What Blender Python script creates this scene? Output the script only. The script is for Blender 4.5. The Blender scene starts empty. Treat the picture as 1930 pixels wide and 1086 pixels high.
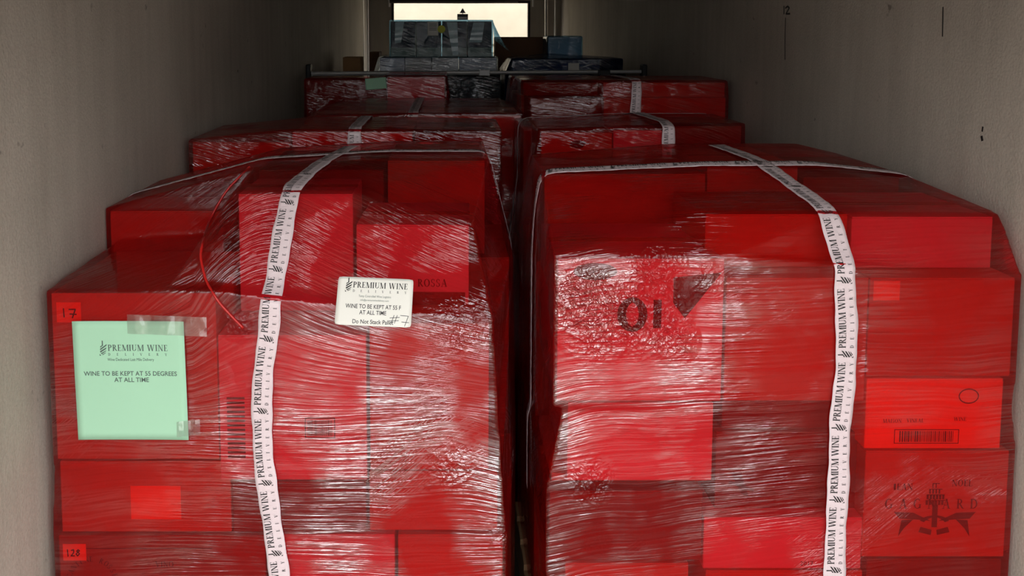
import bpy, bmesh, math, random
from mathutils import Vector, Matrix
from mathutils.bvhtree import BVHTree
random.seed(7)
S = bpy.context.scene
COL = S.collection

# ------------------------------------------------------------------ camera
F, CX, CY, PITCH, CAMZ = 1700.0, 845.0, 209.0, math.radians(5.0), 1.9
cam = bpy.data.objects.new('camera', bpy.data.cameras.new('camera'))
COL.objects.link(cam); S.camera = cam
cam.location = (0, 0, CAMZ)
cam.rotation_euler = (math.radians(90) - PITCH, 0, 0)
cam.data.sensor_fit = 'HORIZONTAL'
cam.data.sensor_width = 36.0
cam.data.lens = F / 1930.0 * 36.0
cam.data.shift_x = (965.0 - CX) / 1930.0
cam.data.shift_y = (CY - 543.0) / 1930.0
cam.data.clip_start = 0.05

# ------------------------------------------------------------------ world: overcast day outside the open rear doors
W = bpy.data.worlds.new('world'); S.world = W
W.use_nodes = True
wn, wl = W.node_tree.nodes, W.node_tree.links
bg = wn['Background']
tc = wn.new('ShaderNodeTexCoord'); sx = wn.new('ShaderNodeSeparateXYZ')
rp = wn.new('ShaderNodeValToRGB'); mr = wn.new('ShaderNodeMapRange')
mr.inputs['From Min'].default_value = -0.5; mr.inputs['From Max'].default_value = 1.0
wl.new(tc.outputs['Generated'], sx.inputs[0]); wl.new(sx.outputs['Z'], mr.inputs['Value'])
wl.new(mr.outputs[0], rp.inputs[0]); wl.new(rp.outputs[0], bg.inputs['Color'])
e = rp.color_ramp.elements
e[0].position = 0.30; e[0].color = (0.30, 0.29, 0.28, 1)
e[1].position = 0.50; e[1].color = (1.9, 1.92, 1.95, 1)
x = rp.color_ramp.elements.new(0.40); x.color = (0.55, 0.55, 0.56, 1)
bg.inputs['Strength'].default_value = 4.5

def portal(name, loc, rot, sx_, sy_):
    l = bpy.data.lights.new(name, 'AREA'); l.shape = 'RECTANGLE'; l.size = sx_; l.size_y = sy_
    l.cycles.is_portal = True
    o = bpy.data.objects.new(name, l); COL.objects.link(o); o.location = loc; o.rotation_euler = rot
XL, XR, YB, ZC, Y0 = -1.05, 1.465, 11.8, 2.62, 0.0
portal('doorway_daylight', ((XL + XR) / 2, Y0, ZC / 2), (math.radians(90), 0, 0), XR - XL, ZC)

# sunlight that falls on the yard at the far end of the truck
sun = bpy.data.lights.new('sun', 'SUN'); sun.energy = 5.0; sun.angle = 0.01; sun.color = (1.0, 0.9, 0.74)
so = bpy.data.objects.new('sun', sun); COL.objects.link(so)
so.rotation_euler = (math.radians(38), 0, math.radians(14))
S.view_settings.view_transform = 'Standard'; S.view_settings.look = 'None'
S.view_settings.gamma = 1.0; S.view_settings.use_curve_mapping = False
S.view_settings.exposure = -0.42
S.cycles.max_bounces = 5
S.cycles.use_adaptive_sampling = True; S.cycles.adaptive_threshold = 0.08; S.cycles.adaptive_min_samples = 16
S.cycles.transparent_max_bounces = 12
S.cycles.use_denoising = True
S.cycles.sample_clamp_indirect = 6

# ------------------------------------------------------------------ helpers
def ray(px, py):
    a, b = (px - CX) / F, (CY - py) / F
    return Vector((a, math.cos(PITCH) + b * math.sin(PITCH), -math.sin(PITCH) + b * math.cos(PITCH)))
def at(px, py, Y):
    d = ray(px, py)
    return Vector((0, 0, CAMZ)) + d * (Y / d.y)

def tag(o, label=None, cat=None, group=None, kind=None):
    if label: o['label'] = label
    if cat: o['category'] = cat
    if group: o['group'] = group
    if kind: o['kind'] = kind
    return o
def link(name, me, mat, parent=None, origin=None):
    o = bpy.data.objects.new(name, me); COL.objects.link(o)
    if mat is not None and not me.materials: me.materials.append(mat)
    if origin is not None:
        me.transform(Matrix.Translation(-Vector(origin))); o.location = origin
    if parent is not None:
        o.parent = parent
    return o
def mesh(name, verts, faces):
    me = bpy.data.meshes.new(name); me.from_pydata([tuple(v) for v in verts], [], faces); me.update(); return me
def bm_mesh(name, bm):
    me = bpy.data.meshes.new(name); bm.to_mesh(me); bm.free(); return me
def add_box(bm, x0, x1, y0, y1, z0, z1, bev=0.0):
    r = bmesh.ops.create_cube(bm, size=1.0)
    vs = r['verts']
    for v in vs:
        v.co = Vector(((x0 + x1) / 2 + v.co.x * (x1 - x0), (y0 + y1) / 2 + v.co.y * (y1 - y0), (z0 + z1) / 2 + v.co.z * (z1 - z0)))
    if bev:
        es = set()
        for v in vs: es.update(v.link_edges)
        bmesh.ops.bevel(bm, geom=list(es), offset=bev, segments=2, affect='EDGES', profile=0.5)
def box_obj(name, x0, x1, y0, y1, z0, z1, mat, parent=None, bev=0.0):
    bm = bmesh.new(); add_box(bm, x0, x1, y0, y1, z0, z1, bev)
    o = link(name, bm_mesh(name, bm), mat, parent, None if parent else ((x0 + x1) / 2, (y0 + y1) / 2, z0))
    return o
def add_tube(bm, pts, r, n=8):
    pts = [Vector(p) for p in pts]; rings = []
    up = Vector((0, 0, 1))
    for i, p in enumerate(pts):
        t = (pts[min(i + 1, len(pts) - 1)] - pts[max(i - 1, 0)]).normalized()
        a = t.cross(up)
        if a.length < 1e-3: a = t.cross(Vector((1, 0, 0)))
        a.normalize(); b = t.cross(a)
        rr = r[i] if isinstance(r, (list, tuple)) else r
        rings.append([bm.verts.new(p + (a * math.cos(k * 2 * math.pi / n) + b * math.sin(k * 2 * math.pi / n)) * rr) for k in range(n)])
    for i in range(len(rings) - 1):
        for k in range(n):
            bm.faces.new((rings[i][k], rings[i][(k + 1) % n], rings[i + 1][(k + 1) % n], rings[i + 1][k]))
    bm.faces.new(rings[0]); bm.faces.new(rings[-1][::-1])

# ------------------------------------------------------------------ materials
class NT:
    def __init__(s, name):
        s.m = bpy.data.materials.new(name); s.m.use_nodes = True
        s.t = s.m.node_tree; s.t.nodes.clear()
        s.out = s.t.nodes.new('ShaderNodeOutputMaterial')
    def n(s, ty, **kw):
        nd = s.t.nodes.new('ShaderNode' + ty)
        for k, v in kw.items():
            if k.startswith('i_'):
                key = k[2:].replace('_', ' ')
                sock = nd.inputs[int(key)] if key.isdigit() else nd.inputs[key]
                if isinstance(v, bpy.types.NodeSocket): s.t.links.new(v, sock)
                else: sock.default_value = v
            else: setattr(nd, k, v)
        return nd
    def math(s, op, a, b=0.0, c=None):
        nd = s.n('Math', operation=op)
        for i, v in enumerate((a, b, c)):
            if v is None: continue
            if isinstance(v, bpy.types.NodeSocket): s.t.links.new(v, nd.inputs[i])
            else: nd.inputs[i].default_value = v
        return nd.outputs[0]
    def fin(s, sh):
        s.t.links.new(sh, s.out.inputs[0]); return s.m

def c4(c): return (c[0], c[1], c[2], 1.0)
def srgb(r, g, b):
    f = lambda v: (v / 255 / 12.92) if v / 255 <= 0.04045 else ((v / 255 + 0.055) / 1.055) ** 2.4
    return (f(r), f(g), f(b))
def simple(name, col, rough=0.6, metal=0.0, noise=0.0, nscale=30, bump=0.0, bscale=200, coat=0.0):
    t = NT(name)
    p = t.n('BsdfPrincipled', i_Roughness=rough, i_Metallic=metal)
    p.inputs['Base Color'].default_value = c4(col)
    if coat: p.inputs['Coat Weight'].default_value = coat
    tcd = t.n('TexCoord').outputs['Object']
    if noise:
        nz = t.n('TexNoise', i_Vector=tcd, i_Scale=nscale, i_Detail=5.0)
        mx = t.n('MixRGB', blend_type='MIX', i_Fac=nz.outputs['Fac'])
        mx.inputs[1].default_value = c4([v * (1 - noise) for v in col]); mx.inputs[2].default_value = c4([min(1, v * (1 + noise)) for v in col])
        t.t.links.new(mx.outputs[0], p.inputs['Base Color'])
    if bump:
        nz = t.n('TexNoise', i_Vector=tcd, i_Scale=bscale, i_Detail=4.0)
        b = t.n('Bump', i_Strength=bump, i_Distance=0.004, i_Height=nz.outputs['Fac'])
        t.t.links.new(b.outputs[0], p.inputs['Normal'])
    return t.fin(p.outputs[0])

def wall_mat():
    t = NT('wall_panel')
    tcd = t.n('TexCoord').outputs['Object']
    p = t.n('BsdfPrincipled', i_Roughness=0.75)
    n1 = t.n('TexNoise', i_Vector=tcd, i_Scale=1.3, i_Detail=6.0)
    mp = t.n('Mapping', i_Vector=tcd); mp.inputs['Scale'].default_value = (8, 8, 0.7)
    n2 = t.n('TexNoise', i_Vector=mp.outputs[0], i_Scale=2.0, i_Detail=4.0)
    n3 = t.n('TexNoise', i_Vector=tcd, i_Scale=160.0, i_Detail=3.0)
    a = t.math('MULTIPLY', n1.outputs['Fac'], 0.6); b = t.math('MULTIPLY_ADD', n2.outputs['Fac'], 0.3, a)
    c = t.math('MULTIPLY_ADD', n3.outputs['Fac'], 0.35, b)
    r = t.n('ValToRGB', i_Fac=c)
    r.color_ramp.elements[0].position = 0.35; r.color_ramp.elements[0].color = c4(srgb(156, 147, 134))
    r.color_ramp.elements[1].position = 0.85; r.color_ramp.elements[1].color = c4(srgb(206, 197, 183))
    # small dark scuffs
    n4 = t.n('TexNoise', i_Vector=tcd, i_Scale=14.0, i_Detail=6.0)
    sc = t.n('MapRange', i_Value=n4.outputs['Fac']); sc.inputs['From Min'].default_value = 0.70; sc.inputs['From Max'].default_value = 0.76
    sc.inputs['To Max'].default_value = 0.6
    mx = t.n('MixRGB', i_Fac=sc.outputs[0]); t.t.links.new(r.outputs[0], mx.inputs[1]); mx.inputs[2].default_value = c4(srgb(70, 62, 54))
    t.t.links.new(mx.outputs[0], p.inputs['Base Color'])
    n5 = t.n('TexNoise', i_Vector=tcd, i_Scale=120.0, i_Detail=2.0)
    bb = t.n('Bump', i_Strength=0.35, i_Distance=0.004, i_Height=n5.outputs['Fac'])
    t.t.links.new(bb.outputs[0], p.inputs['Normal'])
    return t.fin(p.outputs[0])

def film_mat(name, tint, body, m0, m1, z0, z1, flip=None, seed=0.0, opac=0.3, crumples=(), gloss=1.0, band=0.5, shine=1.0, zfade=None, xfade=None):
    """translucent stretch film: tinted see-through sheet, faint milky body, stretched streaks and crumples"""
    t = NT(name)
    geo = t.n('TexCoord').outputs['Object']
    sep = t.n('SeparateXYZ', i_Vector=geo)
    X, Y, Z = sep.outputs
    low = t.n('TexNoise', i_Vector=geo, i_Scale=1.7, i_Detail=2.0); low.noise_dimensions = '4D'; low.inputs['W'].default_value = seed
    m = t.n('MapRange', i_Value=Z); m.inputs['From Min'].default_value = z0; m.inputs['From Max'].default_value = z1
    m.inputs['To Min'].default_value = m0; m.inputs['To Max'].default_value = m1
    mo = m.outputs[0]
    if flip:
        fl = t.n('MapRange', i_Value=X); fl.inputs['From Min'].default_value = flip[0]; fl.inputs['From Max'].default_value = flip[1]
        fl.inputs['To Min'].default_value = -1.3; mo = t.math('MULTIPLY', mo, fl.outputs[0])
    mm = t.math('ADD', mo, t.math('MULTIPLY', t.math('SUBTRACT', low.outputs['Fac'], 0.5), 0.34))
    def streak(fast, slow, mv, sd, det=2.0):
        v = t.math('ADD', Z, t.math('MULTIPLY', X, mv))
        v = t.math('ADD', v, t.math('MULTIPLY', Y, 0.55))
        cb = t.n('CombineXYZ', i_X=t.math('MULTIPLY', X, slow), i_Y=t.math('MULTIPLY', Y, slow), i_Z=t.math('MULTIPLY', v, fast))
        nz = t.n('TexNoise', i_Vector=cb.outputs[0], i_Scale=1.0, i_Detail=det, i_Distortion=0.12); nz.noise_dimensions = '4D'; nz.inputs['W'].default_value = sd
        return nz.outputs['Fac']
    s1 = streak(84, 2.3, mm, seed + 1, 3.0)
    s2 = streak(44, 2.2, t.math('ADD', mm, -0.5), seed + 2)
    s3 = streak(190, 4.0, t.math('ADD', mm, 0.08), seed + 3)
    r1 = t.math('SUBTRACT', 1.0, t.math('MULTIPLY', t.math('ABSOLUTE', t.math('SUBTRACT', s1, 0.5)), 5.0))
    r1 = t.math('MAXIMUM', r1, 0.0)
    # where the film is ruckled and where it lies taut
    mk = t.n('TexNoise', i_Vector=geo, i_Scale=4.2, i_Detail=3.0); mk.noise_dimensions = '4D'; mk.inputs['W'].default_value = seed + 9
    mask = t.n('MapRange', i_Value=mk.outputs['Fac']); mask.inputs['From Min'].default_value = 0.42; mask.inputs['From Max'].default_value = 0.64
    mask.inputs['To Min'].default_value = 0.10; mask.inputs['To Max'].default_value = 1.0
    s4 = streak(120, 3.5, t.math('ADD', mm, -0.75), seed + 4)
    r4 = t.math('MAXIMUM', t.math('SUBTRACT', 1.0, t.math('MULTIPLY', t.math('ABSOLUTE', t.math('SUBTRACT', s4, 0.5)), 6.0)), 0.0)
    hk = t.n('TexNoise', i_Vector=geo, i_Scale=3.1, i_Detail=2.0); hk.noise_dimensions = '4D'; hk.inputs['W'].default_value = seed + 14
    hm = t.n('MapRange', i_Value=hk.outputs['Fac']); hm.inputs['From Min'].default_value = 0.52; hm.inputs['From Max'].default_value = 0.62
    r1 = t.math('MAXIMUM', r1, t.math('MULTIPLY', r4, hm.outputs[0]))
    h = t.math('MULTIPLY', r1, 0.6)
    h = t.math('ADD', h, t.math('MULTIPLY', s2, 0.8))
    h = t.math('ADD', h, t.math('MULTIPLY', s3, 0.55))
    h = t.math('MULTIPLY', h, mask.outputs[0])
    if crumples:
        cn = t.n('TexNoise', i_Vector=geo, i_Scale=14.0, i_Detail=4.0)
        wv = t.n('VectorMath', operation='MULTIPLY_ADD'); t.t.links.new(cn.outputs['Color'], wv.inputs[0]); wv.inputs[1].default_value = (.09, .09, .05); t.t.links.new(geo, wv.inputs[2])
        vo = t.n('TexVoronoi', i_Vector=wv.outputs[0], i_Scale=46.0)
        vo2 = t.n('TexVoronoi', i_Vector=wv.outputs[0], i_Scale=95.0)
        rr = t.math('MULTIPLY_ADD', vo.outputs['Distance'], 2.2, t.math('MULTIPLY', vo2.outputs['Distance'], 1.1))
    for (cx, cy, cz, rad, amt) in crumples:
        d = t.n('VectorMath', operation='DISTANCE'); t.t.links.new(geo, d.inputs[0]); d.inputs[1].default_value = (cx, cy, cz)
        f = t.n('MapRange', i_Value=d.outputs['Value']); f.inputs['From Min'].default_value = rad; f.inputs['From Max'].default_value = rad * 0.35
        f.inputs['To Max'].default_value = amt
        h = t.math('ADD', h, t.math('MULTIPLY', rr, f.outputs[0]))
    bump = t.n('Bump', i_Strength=1.0, i_Distance=0.0042 * gloss, i_Height=h)
    # overlapping layers: broad bands with a crisp lower edge, one layer denser than the next
    ov = t.math('FRACT', t.math('ADD', t.math('MULTIPLY', t.math('ADD', Z, t.math('MULTIPLY', X, t.math('MULTIPLY', m.outputs[0], 1.0))), 2.6), seed))
    ovs = t.n('MapRange', i_Value=ov); ovs.inputs['From Min'].default_value = 0.5; ovs.inputs['From Max'].default_value = 0.53
    dens = t.math('ADD', opac, t.math('MULTIPLY', ovs.outputs[0], 0.12 * band))
    dens = t.math('ADD', dens, t.math('MULTIPLY', t.math('SUBTRACT', s1, 0.5), 0.35))
    dens = t.math('MINIMUM', t.math('MAXIMUM', dens, 0.02), 0.9)
    tr = t.n('BsdfTransparent'); tr.inputs[0].default_value = c4(tint)
    di = t.n('BsdfDiffuse', i_Roughness=0.5, i_Normal=bump.outputs[0]); di.inputs[0].default_value = c4(body)
    tl = t.n('BsdfTranslucent', i_Normal=bump.outputs[0]); tl.inputs[0].default_value = c4(body)
    bd = t.n('MixShader', i_0=0.4, i_1=di.outputs[0], i_2=tl.outputs[0])
    mx = t.n('MixShader', i_0=dens, i_1=tr.outputs[0], i_2=bd.outputs[0])
    gl = t.n('BsdfGlossy', i_Roughness=0.08, i_Normal=bump.outputs[0]); gl.inputs[0].default_value = (1, 1, 1, 1)
    fr = t.n('Fresnel', i_IOR=1.5, i_Normal=bump.outputs[0])
    mk2 = mask.outputs[0]
    if zfade:
        zf = t.n('MapRange', i_Value=Z); zf.inputs['From Min'].default_value = zfade[0]; zf.inputs['From Max'].default_value = zfade[1]
        zf.inputs['To Min'].default_value = 1.0; zf.inputs['To Max'].default_value = 0.25; mk2 = t.math('MULTIPLY', mk2, zf.outputs[0])
    if xfade:
        xf = t.n('MapRange', i_Value=X); xf.inputs['From Min'].default_value = xfade[0]; xf.inputs['From Max'].default_value = xfade[1]
        xf.inputs['To Min'].default_value = xfade[2]; xf.inputs['To Max'].default_value = xfade[3]; mk2 = t.math('MULTIPLY', mk2, xf.outputs[0])
    layers = t.math('MULTIPLY_ADD', mk2, 2.2 * shine, 0.35)
    cr = t.math('MULTIPLY', t.math('MULTIPLY', t.math('POWER', r1, 3.0), mk2), 0.40 * shine)
    ff = t.math('MINIMUM', t.math('MULTIPLY_ADD', fr.outputs[0], layers, cr), 0.5)
    o = t.n('MixShader', i_0=ff, i_1=mx.outputs[0], i_2=gl.outputs[0])
    return t.fin(o.outputs[0])

WALL = wall_mat()
FLOORM = simple('floor_planks', srgb(52, 46, 40), 0.7, 0.0, 0.3, 6)
CEIL = simple('ceiling_panel', srgb(92, 86, 78), 0.6, 0, 0.1, 3)
KRAFT = simple('kraft_board', srgb(192, 146, 98), 0.8, 0, 0.08, 12, 0.1)
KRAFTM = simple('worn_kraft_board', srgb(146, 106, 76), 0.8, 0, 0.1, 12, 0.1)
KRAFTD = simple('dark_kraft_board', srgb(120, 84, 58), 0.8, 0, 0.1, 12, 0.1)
WHITEB = simple('white_board', srgb(222, 216, 210), 0.6, 0, 0.03, 9)
GREYB = simple('silver_grey_board', srgb(214, 216, 222), 0.5, 0, 0.06, 9)
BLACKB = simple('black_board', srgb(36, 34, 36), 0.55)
BOARDTAPE = simple('clear_brown_tape', srgb(190, 150, 105), 0.25)
CREAM = simple('cream_board', srgb(232, 205, 170), 0.7, 0, 0.05, 9)
INK = simple('black_ink', srgb(22, 18, 18), 0.6)
INKR = simple('dark_print', srgb(84, 62, 54), 0.6)
INKG = simple('grey_ink', srgb(84, 100, 92), 0.7)
TAPE = simple('white_tape', srgb(226, 208, 210), 0.35, 0, 0.03, 40, 0.5, 60)
PAPERG = simple('green_paper', srgb(172, 220, 186), 0.75, 0, 0.015, 3, 0.25, 5)
LABELW = simple('white_label_paper', srgb(238, 236, 226), 0.5, 0, 0.02, 5, 0.2, 14)
ORANGE = simple('orange_sticker', srgb(255, 150, 84), 0.6)
CHROME = simple('galvanised_steel', (0.88, 0.87, 0.85), 0.3, 0.0)
SHINY = simple('polished_steel', (0.94, 0.93, 0.91), 0.32, 0.6)
STEEL = simple('brushed_steel', (0.7, 0.69, 0.67), 0.3, 1.0, 0.15, 20)
BLACKP = simple('black_plastic', srgb(20, 20, 21), 0.5)
WOOD = simple('pallet_wood', srgb(150, 118, 84), 0.8, 0, 0.2, 8)
YELLOW = simple('yellow_dot', srgb(225, 228, 40), 0.5)
CREAMWALL = simple('sunlit_cream_wall', srgb(150, 142, 126), 0.8, 0, 0.12, 5, 0.4, 12)
CLOTH = simple('dark_curtain', srgb(30, 27, 25), 0.85, 0, 0.2, 6)
TAR = simple('yard_concrete', srgb(112, 109, 105), 0.9, 0, 0.15, 20)

# ------------------------------------------------------------------ setting
def struct(name, x0, x1, y0, y1, z0, z1, mat):
    return tag(box_obj(name, x0, x1, y0, y1, z0, z1, mat), kind='structure')
struct('wall_left', XL - 0.08, XL, Y0, YB, 0, ZC, WALL)
struct('wall_right', XR, XR + 0.08, Y0, YB, 0, ZC, WALL)
struct('floor', XL - 0.08, XR + 0.08, Y0, YB + 0.08, -0.12, 0, FLOORM)
struct('ceiling', XL - 0.08, XR + 0.08, Y0, YB + 0.08, ZC, ZC + 0.08, CEIL)
# far bulkhead with an opening
ox0, ox1 = at(742, 0, YB).x, at(995, 0, YB).x
oz1, oz0 = at(0, 6, YB).z, at(0, 150, YB).z
bm = bmesh.new()
add_box(bm, XL - 0.08, ox0, YB, YB + 0.08, 0, ZC); add_box(bm, ox1, XR + 0.08, YB, YB + 0.08, 0, ZC)
add_box(bm, ox0, ox1, YB, YB + 0.08, oz1, ZC); add_box(bm, ox0, ox1, YB, YB + 0.08, 0, oz0)
tag(link('wall_back', bm_mesh('wall_back', bm), WALL), kind='structure')
fr = bpy.data.objects.new('trim_1', None)
bm = bmesh.new()
for (a, b, c, d) in ((ox0 - .03, ox0, oz0, oz1), (ox1, ox1 + .03, oz0, oz1), (ox0 - .03, ox1 + .03, oz1, oz1 + .03)):
    add_box(bm, a, b, YB - .02, YB, c, d)
tag(link('trim_1', bm_mesh('trim_1', bm), BLACKP), kind='structure')
# yard ground and the sunlit wall beyond the opening
yd = struct('ground', -30, 30, -30, 40, -1.30, -1.20, TAR)
bm = bmesh.new()
add_box(bm, ox0 - 3, ox1 + 3, YB + 1.6, YB + 1.75, -1.2, 7.0)
for z in (1.60, 1.72):
    add_box(bm, ox0 - 3, ox1 + 3, YB + 1.575, YB + 1.6, z, z + 0.012)
tag(link('wall_outside', bm_mesh('wall_outside', bm), CREAMWALL), kind='structure')

# chrome corner posts
def post(px, pyb, Y, r, name, label, lean=0.0):
    p = at(px, pyb, Y)
    bm = bmesh.new(); add_tube(bm, [(p.x, Y, 0.0), (p.x - lean, Y, ZC)], r, 12)
    o = link(name, bm_mesh(name, bm), SHINY, None, (p.x, Y, 0)); o.data.polygons.foreach_set('use_smooth', [True] * len(o.data.polygons))
    tag(o, label, 'post', 'chrome posts by the back wall')
    cb = bmesh.new(); add_tube(cb, [(0, 0, 0), (0, 0, 0.03)], r * 2.2, 12)
    link('foot_plate', bm_mesh('foot_plate', cb), CHROME, o)
post(686, 100, 11.2, 0.020, 'chrome_post', 'thick chrome post in the left back corner, left of its thinner twin', 0.02)
post(694, 100, 11.6, 0.010, 'chrome_post', 'thin chrome post close to the left back corner')
post(1032, 60, 11.2, 0.020, 'chrome_post', 'thick chrome post beside the right edge of the bright opening', 0.02)
post(1046, 60, 11.6, 0.010, 'chrome_post', 'thin chrome post in the right back corner')
# rolled curtain above the opening
a, b = at(735, 4, 11.6), at(1003, 4, 11.6)
bm = bmesh.new(); add_tube(bm, [(a.x, 11.6, a.z + .085 + .01 * math.sin(i * 1.1)) if i in (0, 10) else (a.x + (b.x - a.x) * i / 10, 11.6, a.z + .085 - .012 * math.sin(math.pi * i / 10)) for i in range(11)], 0.09, 16)
cu = link('rolled_curtain', bm_mesh('rolled_curtain', bm), CLOTH, None, (a.x, 11.6, a.z))
tag(cu, 'dark rolled-up curtain hanging over the bright opening', 'curtain')
for xx in (a.x - .01, b.x + .01):
    bm = bmesh.new(); add_tube(bm, [(xx - a.x - .02, 0, .07), (xx - a.x + .02, 0, .07)], 0.045, 12)
    add_tube(bm, [(xx - a.x, 0, .07), (xx - a.x, 0, -.06)], 0.012, 8)
    link('end_bracket', bm_mesh('end_bracket', bm), CHROME, cu)

# ------------------------------------------------------------------ serif lettering
TH, TN, SF = 0.16, 0.055, 0.05      # thick, thin, serif
def quad(x0, y0, x1, y1): return [(x0, y0), (x1, y0), (x1, y1), (x0, y1)]
def diag(xa, ya, xb, yb, w): return [(xa - w / 2, ya), (xa + w / 2, ya), (xb + w / 2, yb), (xb - w / 2, yb)]
def serif(cx, y, w=0.30, top=False):
    return quad(cx - w / 2, y - SF, cx + w / 2, y) if top else quad(cx - w / 2, y, cx + w / 2, y + SF)
def arc(cx, cy, rx, ry, a0, a1, w0, w1, n=10):
    out = []
    pts = []
    for i in range(n + 1):
        a = math.radians(a0 + (a1 - a0) * i / n); k = abs(math.cos(a)); w = w0 + (w1 - w0) * k
        pts.append(((cx + (rx) * math.cos(a), cy + ry * math.sin(a)), (cx + (rx - w) * math.cos(a), cy + (ry - w) * math.sin(a))))
    for p, q in zip(pts, pts[1:]): out.append([p[0], q[0], q[1], p[1]])
    return out
def st(cx): return [quad(cx - TH / 2, 0, cx + TH / 2, 1), serif(cx, 0), serif(cx, 1, top=True)]
def glyph(ch):
    if ch == 'I': return 0.36, st(.18)
    if ch == 'P': return 0.66, st(.18) + arc(.30, .73, .32, .27, -90, 90, TN, TH) + [quad(.18, .46, .30, .46 + TN), quad(.18, 1 - TN, .30, 1)]
    if ch == 'R': return 0.76, st(.18) + arc(.28, .74, .30, .26, -90, 90, TN, TH) + [quad(.18, .48, .30, .48 + TN), quad(.18, 1 - TN, .30, 1), diag(.66, 0, .34, .5, TH), serif(.68, 0, .2)]
    if ch == 'E': return 0.66, st(.18) + [quad(.18, 0, .60, TN), quad(.18, 1 - TN, .56, 1), quad(.18, .48, .46, .48 + TN), quad(.55, 0, .60, .24), quad(.51, .78, .56, 1), quad(.43, .38, .46, .64)]
    if ch == 'F': return 0.62, glyph('E')[1][:3] + [quad(.18, 1 - TN, .56, 1), quad(.18, .48, .46, .48 + TN), quad(.51, .78, .56, 1)]
    if ch == 'L': return 0.62, st(.18) + [quad(.18, 0, .58, TN), quad(.53, 0, .58, .26)]
    if ch == 'M': return 1.02, [quad(.10, 0, .16, 1), quad(.80, 0, .96, 1), diag(.47, 0, .17, 1, TH), diag(.47, 0, .83, 1, TN), serif(.13, 0, .24), serif(.88, 0), serif(.12, 1, .2, True), serif(.90, 1, .24, True)]
    if ch == 'N': return 0.86, [quad(.12, 0, .18, 1), quad(.68, 0, .74, 1), diag(.70, 0, .17, 1, TH), serif(.15, 0, .26), serif(.71, 1, .26, True), serif(.12, 1, .2, True)]
    if ch == 'U': return 0.84, [quad(.11, .3, .27, 1), quad(.65, .3, .70, 1), serif(.19, 1, .30, True), serif(.68, 1, .24, True)] + arc(.405, .3, .295, .3, 180, 360, TN, .12)
    if ch == 'W': return 1.20, [diag(.34, 0, .12, 1, TH), diag(.34, 0, .58, 1, TN), diag(.82, 0, .58, 1, TH), diag(.82, 0, 1.06, 1, TN), serif(.12, 1, .3, True), serif(.58, 1, .28, True), serif(1.06, 1, .24, True)]
    if ch == 'V': return 0.84, [diag(.42, 0, .14, 1, TH), diag(.42, 0, .70, 1, TN), serif(.14, 1, .3, True), serif(.70, 1, .24, True)]
    if ch == 'A': return 0.84, [diag(.68, 0, .42, 1, TH), diag(.14, 0, .42, 1, TN), quad(.24, .33, .60, .33 + TN), serif(.14, 0, .24), serif(.68, 0, .3)]
    if ch == 'Y': return 0.80, [quad(.32, 0, .48, .5), diag(.38, .45, .12, 1, TH), diag(.42, .45, .66, 1, TN), serif(.40, 0), serif(.12, 1, .28, True), serif(.68, 1, .24, True)]
    if ch == 'D': return 0.82, st(.18) + arc(.32, .5, .44, .5, -90, 90, TN, TH) + [quad(.18, 0, .34, TN), quad(.18, 1 - TN, .34, 1)]
    if ch == 'O': return 0.86, arc(.42, .5, .38, .52, 0, 360, TN, TH, 20)
    if ch == 'G': return 0.84, arc(.42, .5, .38, .52, 50, 320, TN, TH, 16) + [quad(.60, .05, .74, .42), serif(.67, .45, .28, True)]
    if ch == 'C': return 0.78, arc(.42, .5, .38, .52, 45, 315, TN, TH, 16) + [quad(.64, .70, .69, .96)]
    if ch == 'S': return 0.62, arc(.30, .75, .22, .27, 30, 270, TN, .10) + arc(.30, .25, .24, .27, -150, 90, TN, .12) + [quad(.46, .72, .50, .96), quad(.07, .06, .11, .3)]
    if ch == 'T': return 0.74, [quad(.29, 0, .45, 1), serif(.37, 0), quad(.06, 1 - TN, .68, 1), quad(.06, .76, .11, 1), quad(.63, .76, .68, 1)]
    if ch == 'H': return 0.86, st(.18) + st(.68) + [quad(.18, .48, .68, .48 + TN)]
    if ch == ' ': return 0.42, []
    return 0.5, [quad(.1, 0, .4, 1)]
def serif_text(s, x, y, h, width=None, align='l', spacing=0.04):
    """quads of 2-D points; width sets the total run (letters spaced out)"""
    adv = [glyph(c)[0] * h for c in s]
    tot = sum(adv) + spacing * h * (len(s) - 1)
    gap = spacing * h
    if width is not None:
        gap = (width - sum(adv)) / max(1, len(s) - 1); tot = width
    if align == 'c': x -= tot / 2
    out = []
    for c, a_ in zip(s, adv):
        out += [[(x + p[0] * h, y + p[1] * h) for p in q] for q in glyph(c)[1]]
        x += a_ + gap
    return out
def sans_text(s, x, y, h, width=None, align='c', bold=0.0):
    cu_ = bpy.data.curves.new('lettering', 'FONT'); cu_.body = s; cu_.size = 1.0; cu_.resolution_u = 3
    cu_.offset = bold
    o = bpy.data.objects.new('lettering', cu_); COL.objects.link(o)
    dg = bpy.context.evaluated_depsgraph_get(); dg.update()
    me = o.evaluated_get(dg).to_mesh()
    vs = [v.co.copy() for v in me.vertices]
    fs = [list(p.vertices) for p in me.polygons]
    xs = [v.x for v in vs]
    x0, x1 = min(xs), max(xs)
    k = h / 0.70
    kx = k if width is None else width / (x1 - x0)
    off = x - (0 if align == 'l' else (x1 - x0) * kx / 2)
    out = [[(off + (vs[i].x - x0) * kx, y + vs[i].y * k) for i in f] for f in fs]
    o.evaluated_get(dg).to_mesh_clear()
    bpy.data.objects.remove(o); bpy.data.curves.remove(cu_)
    return out
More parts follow.
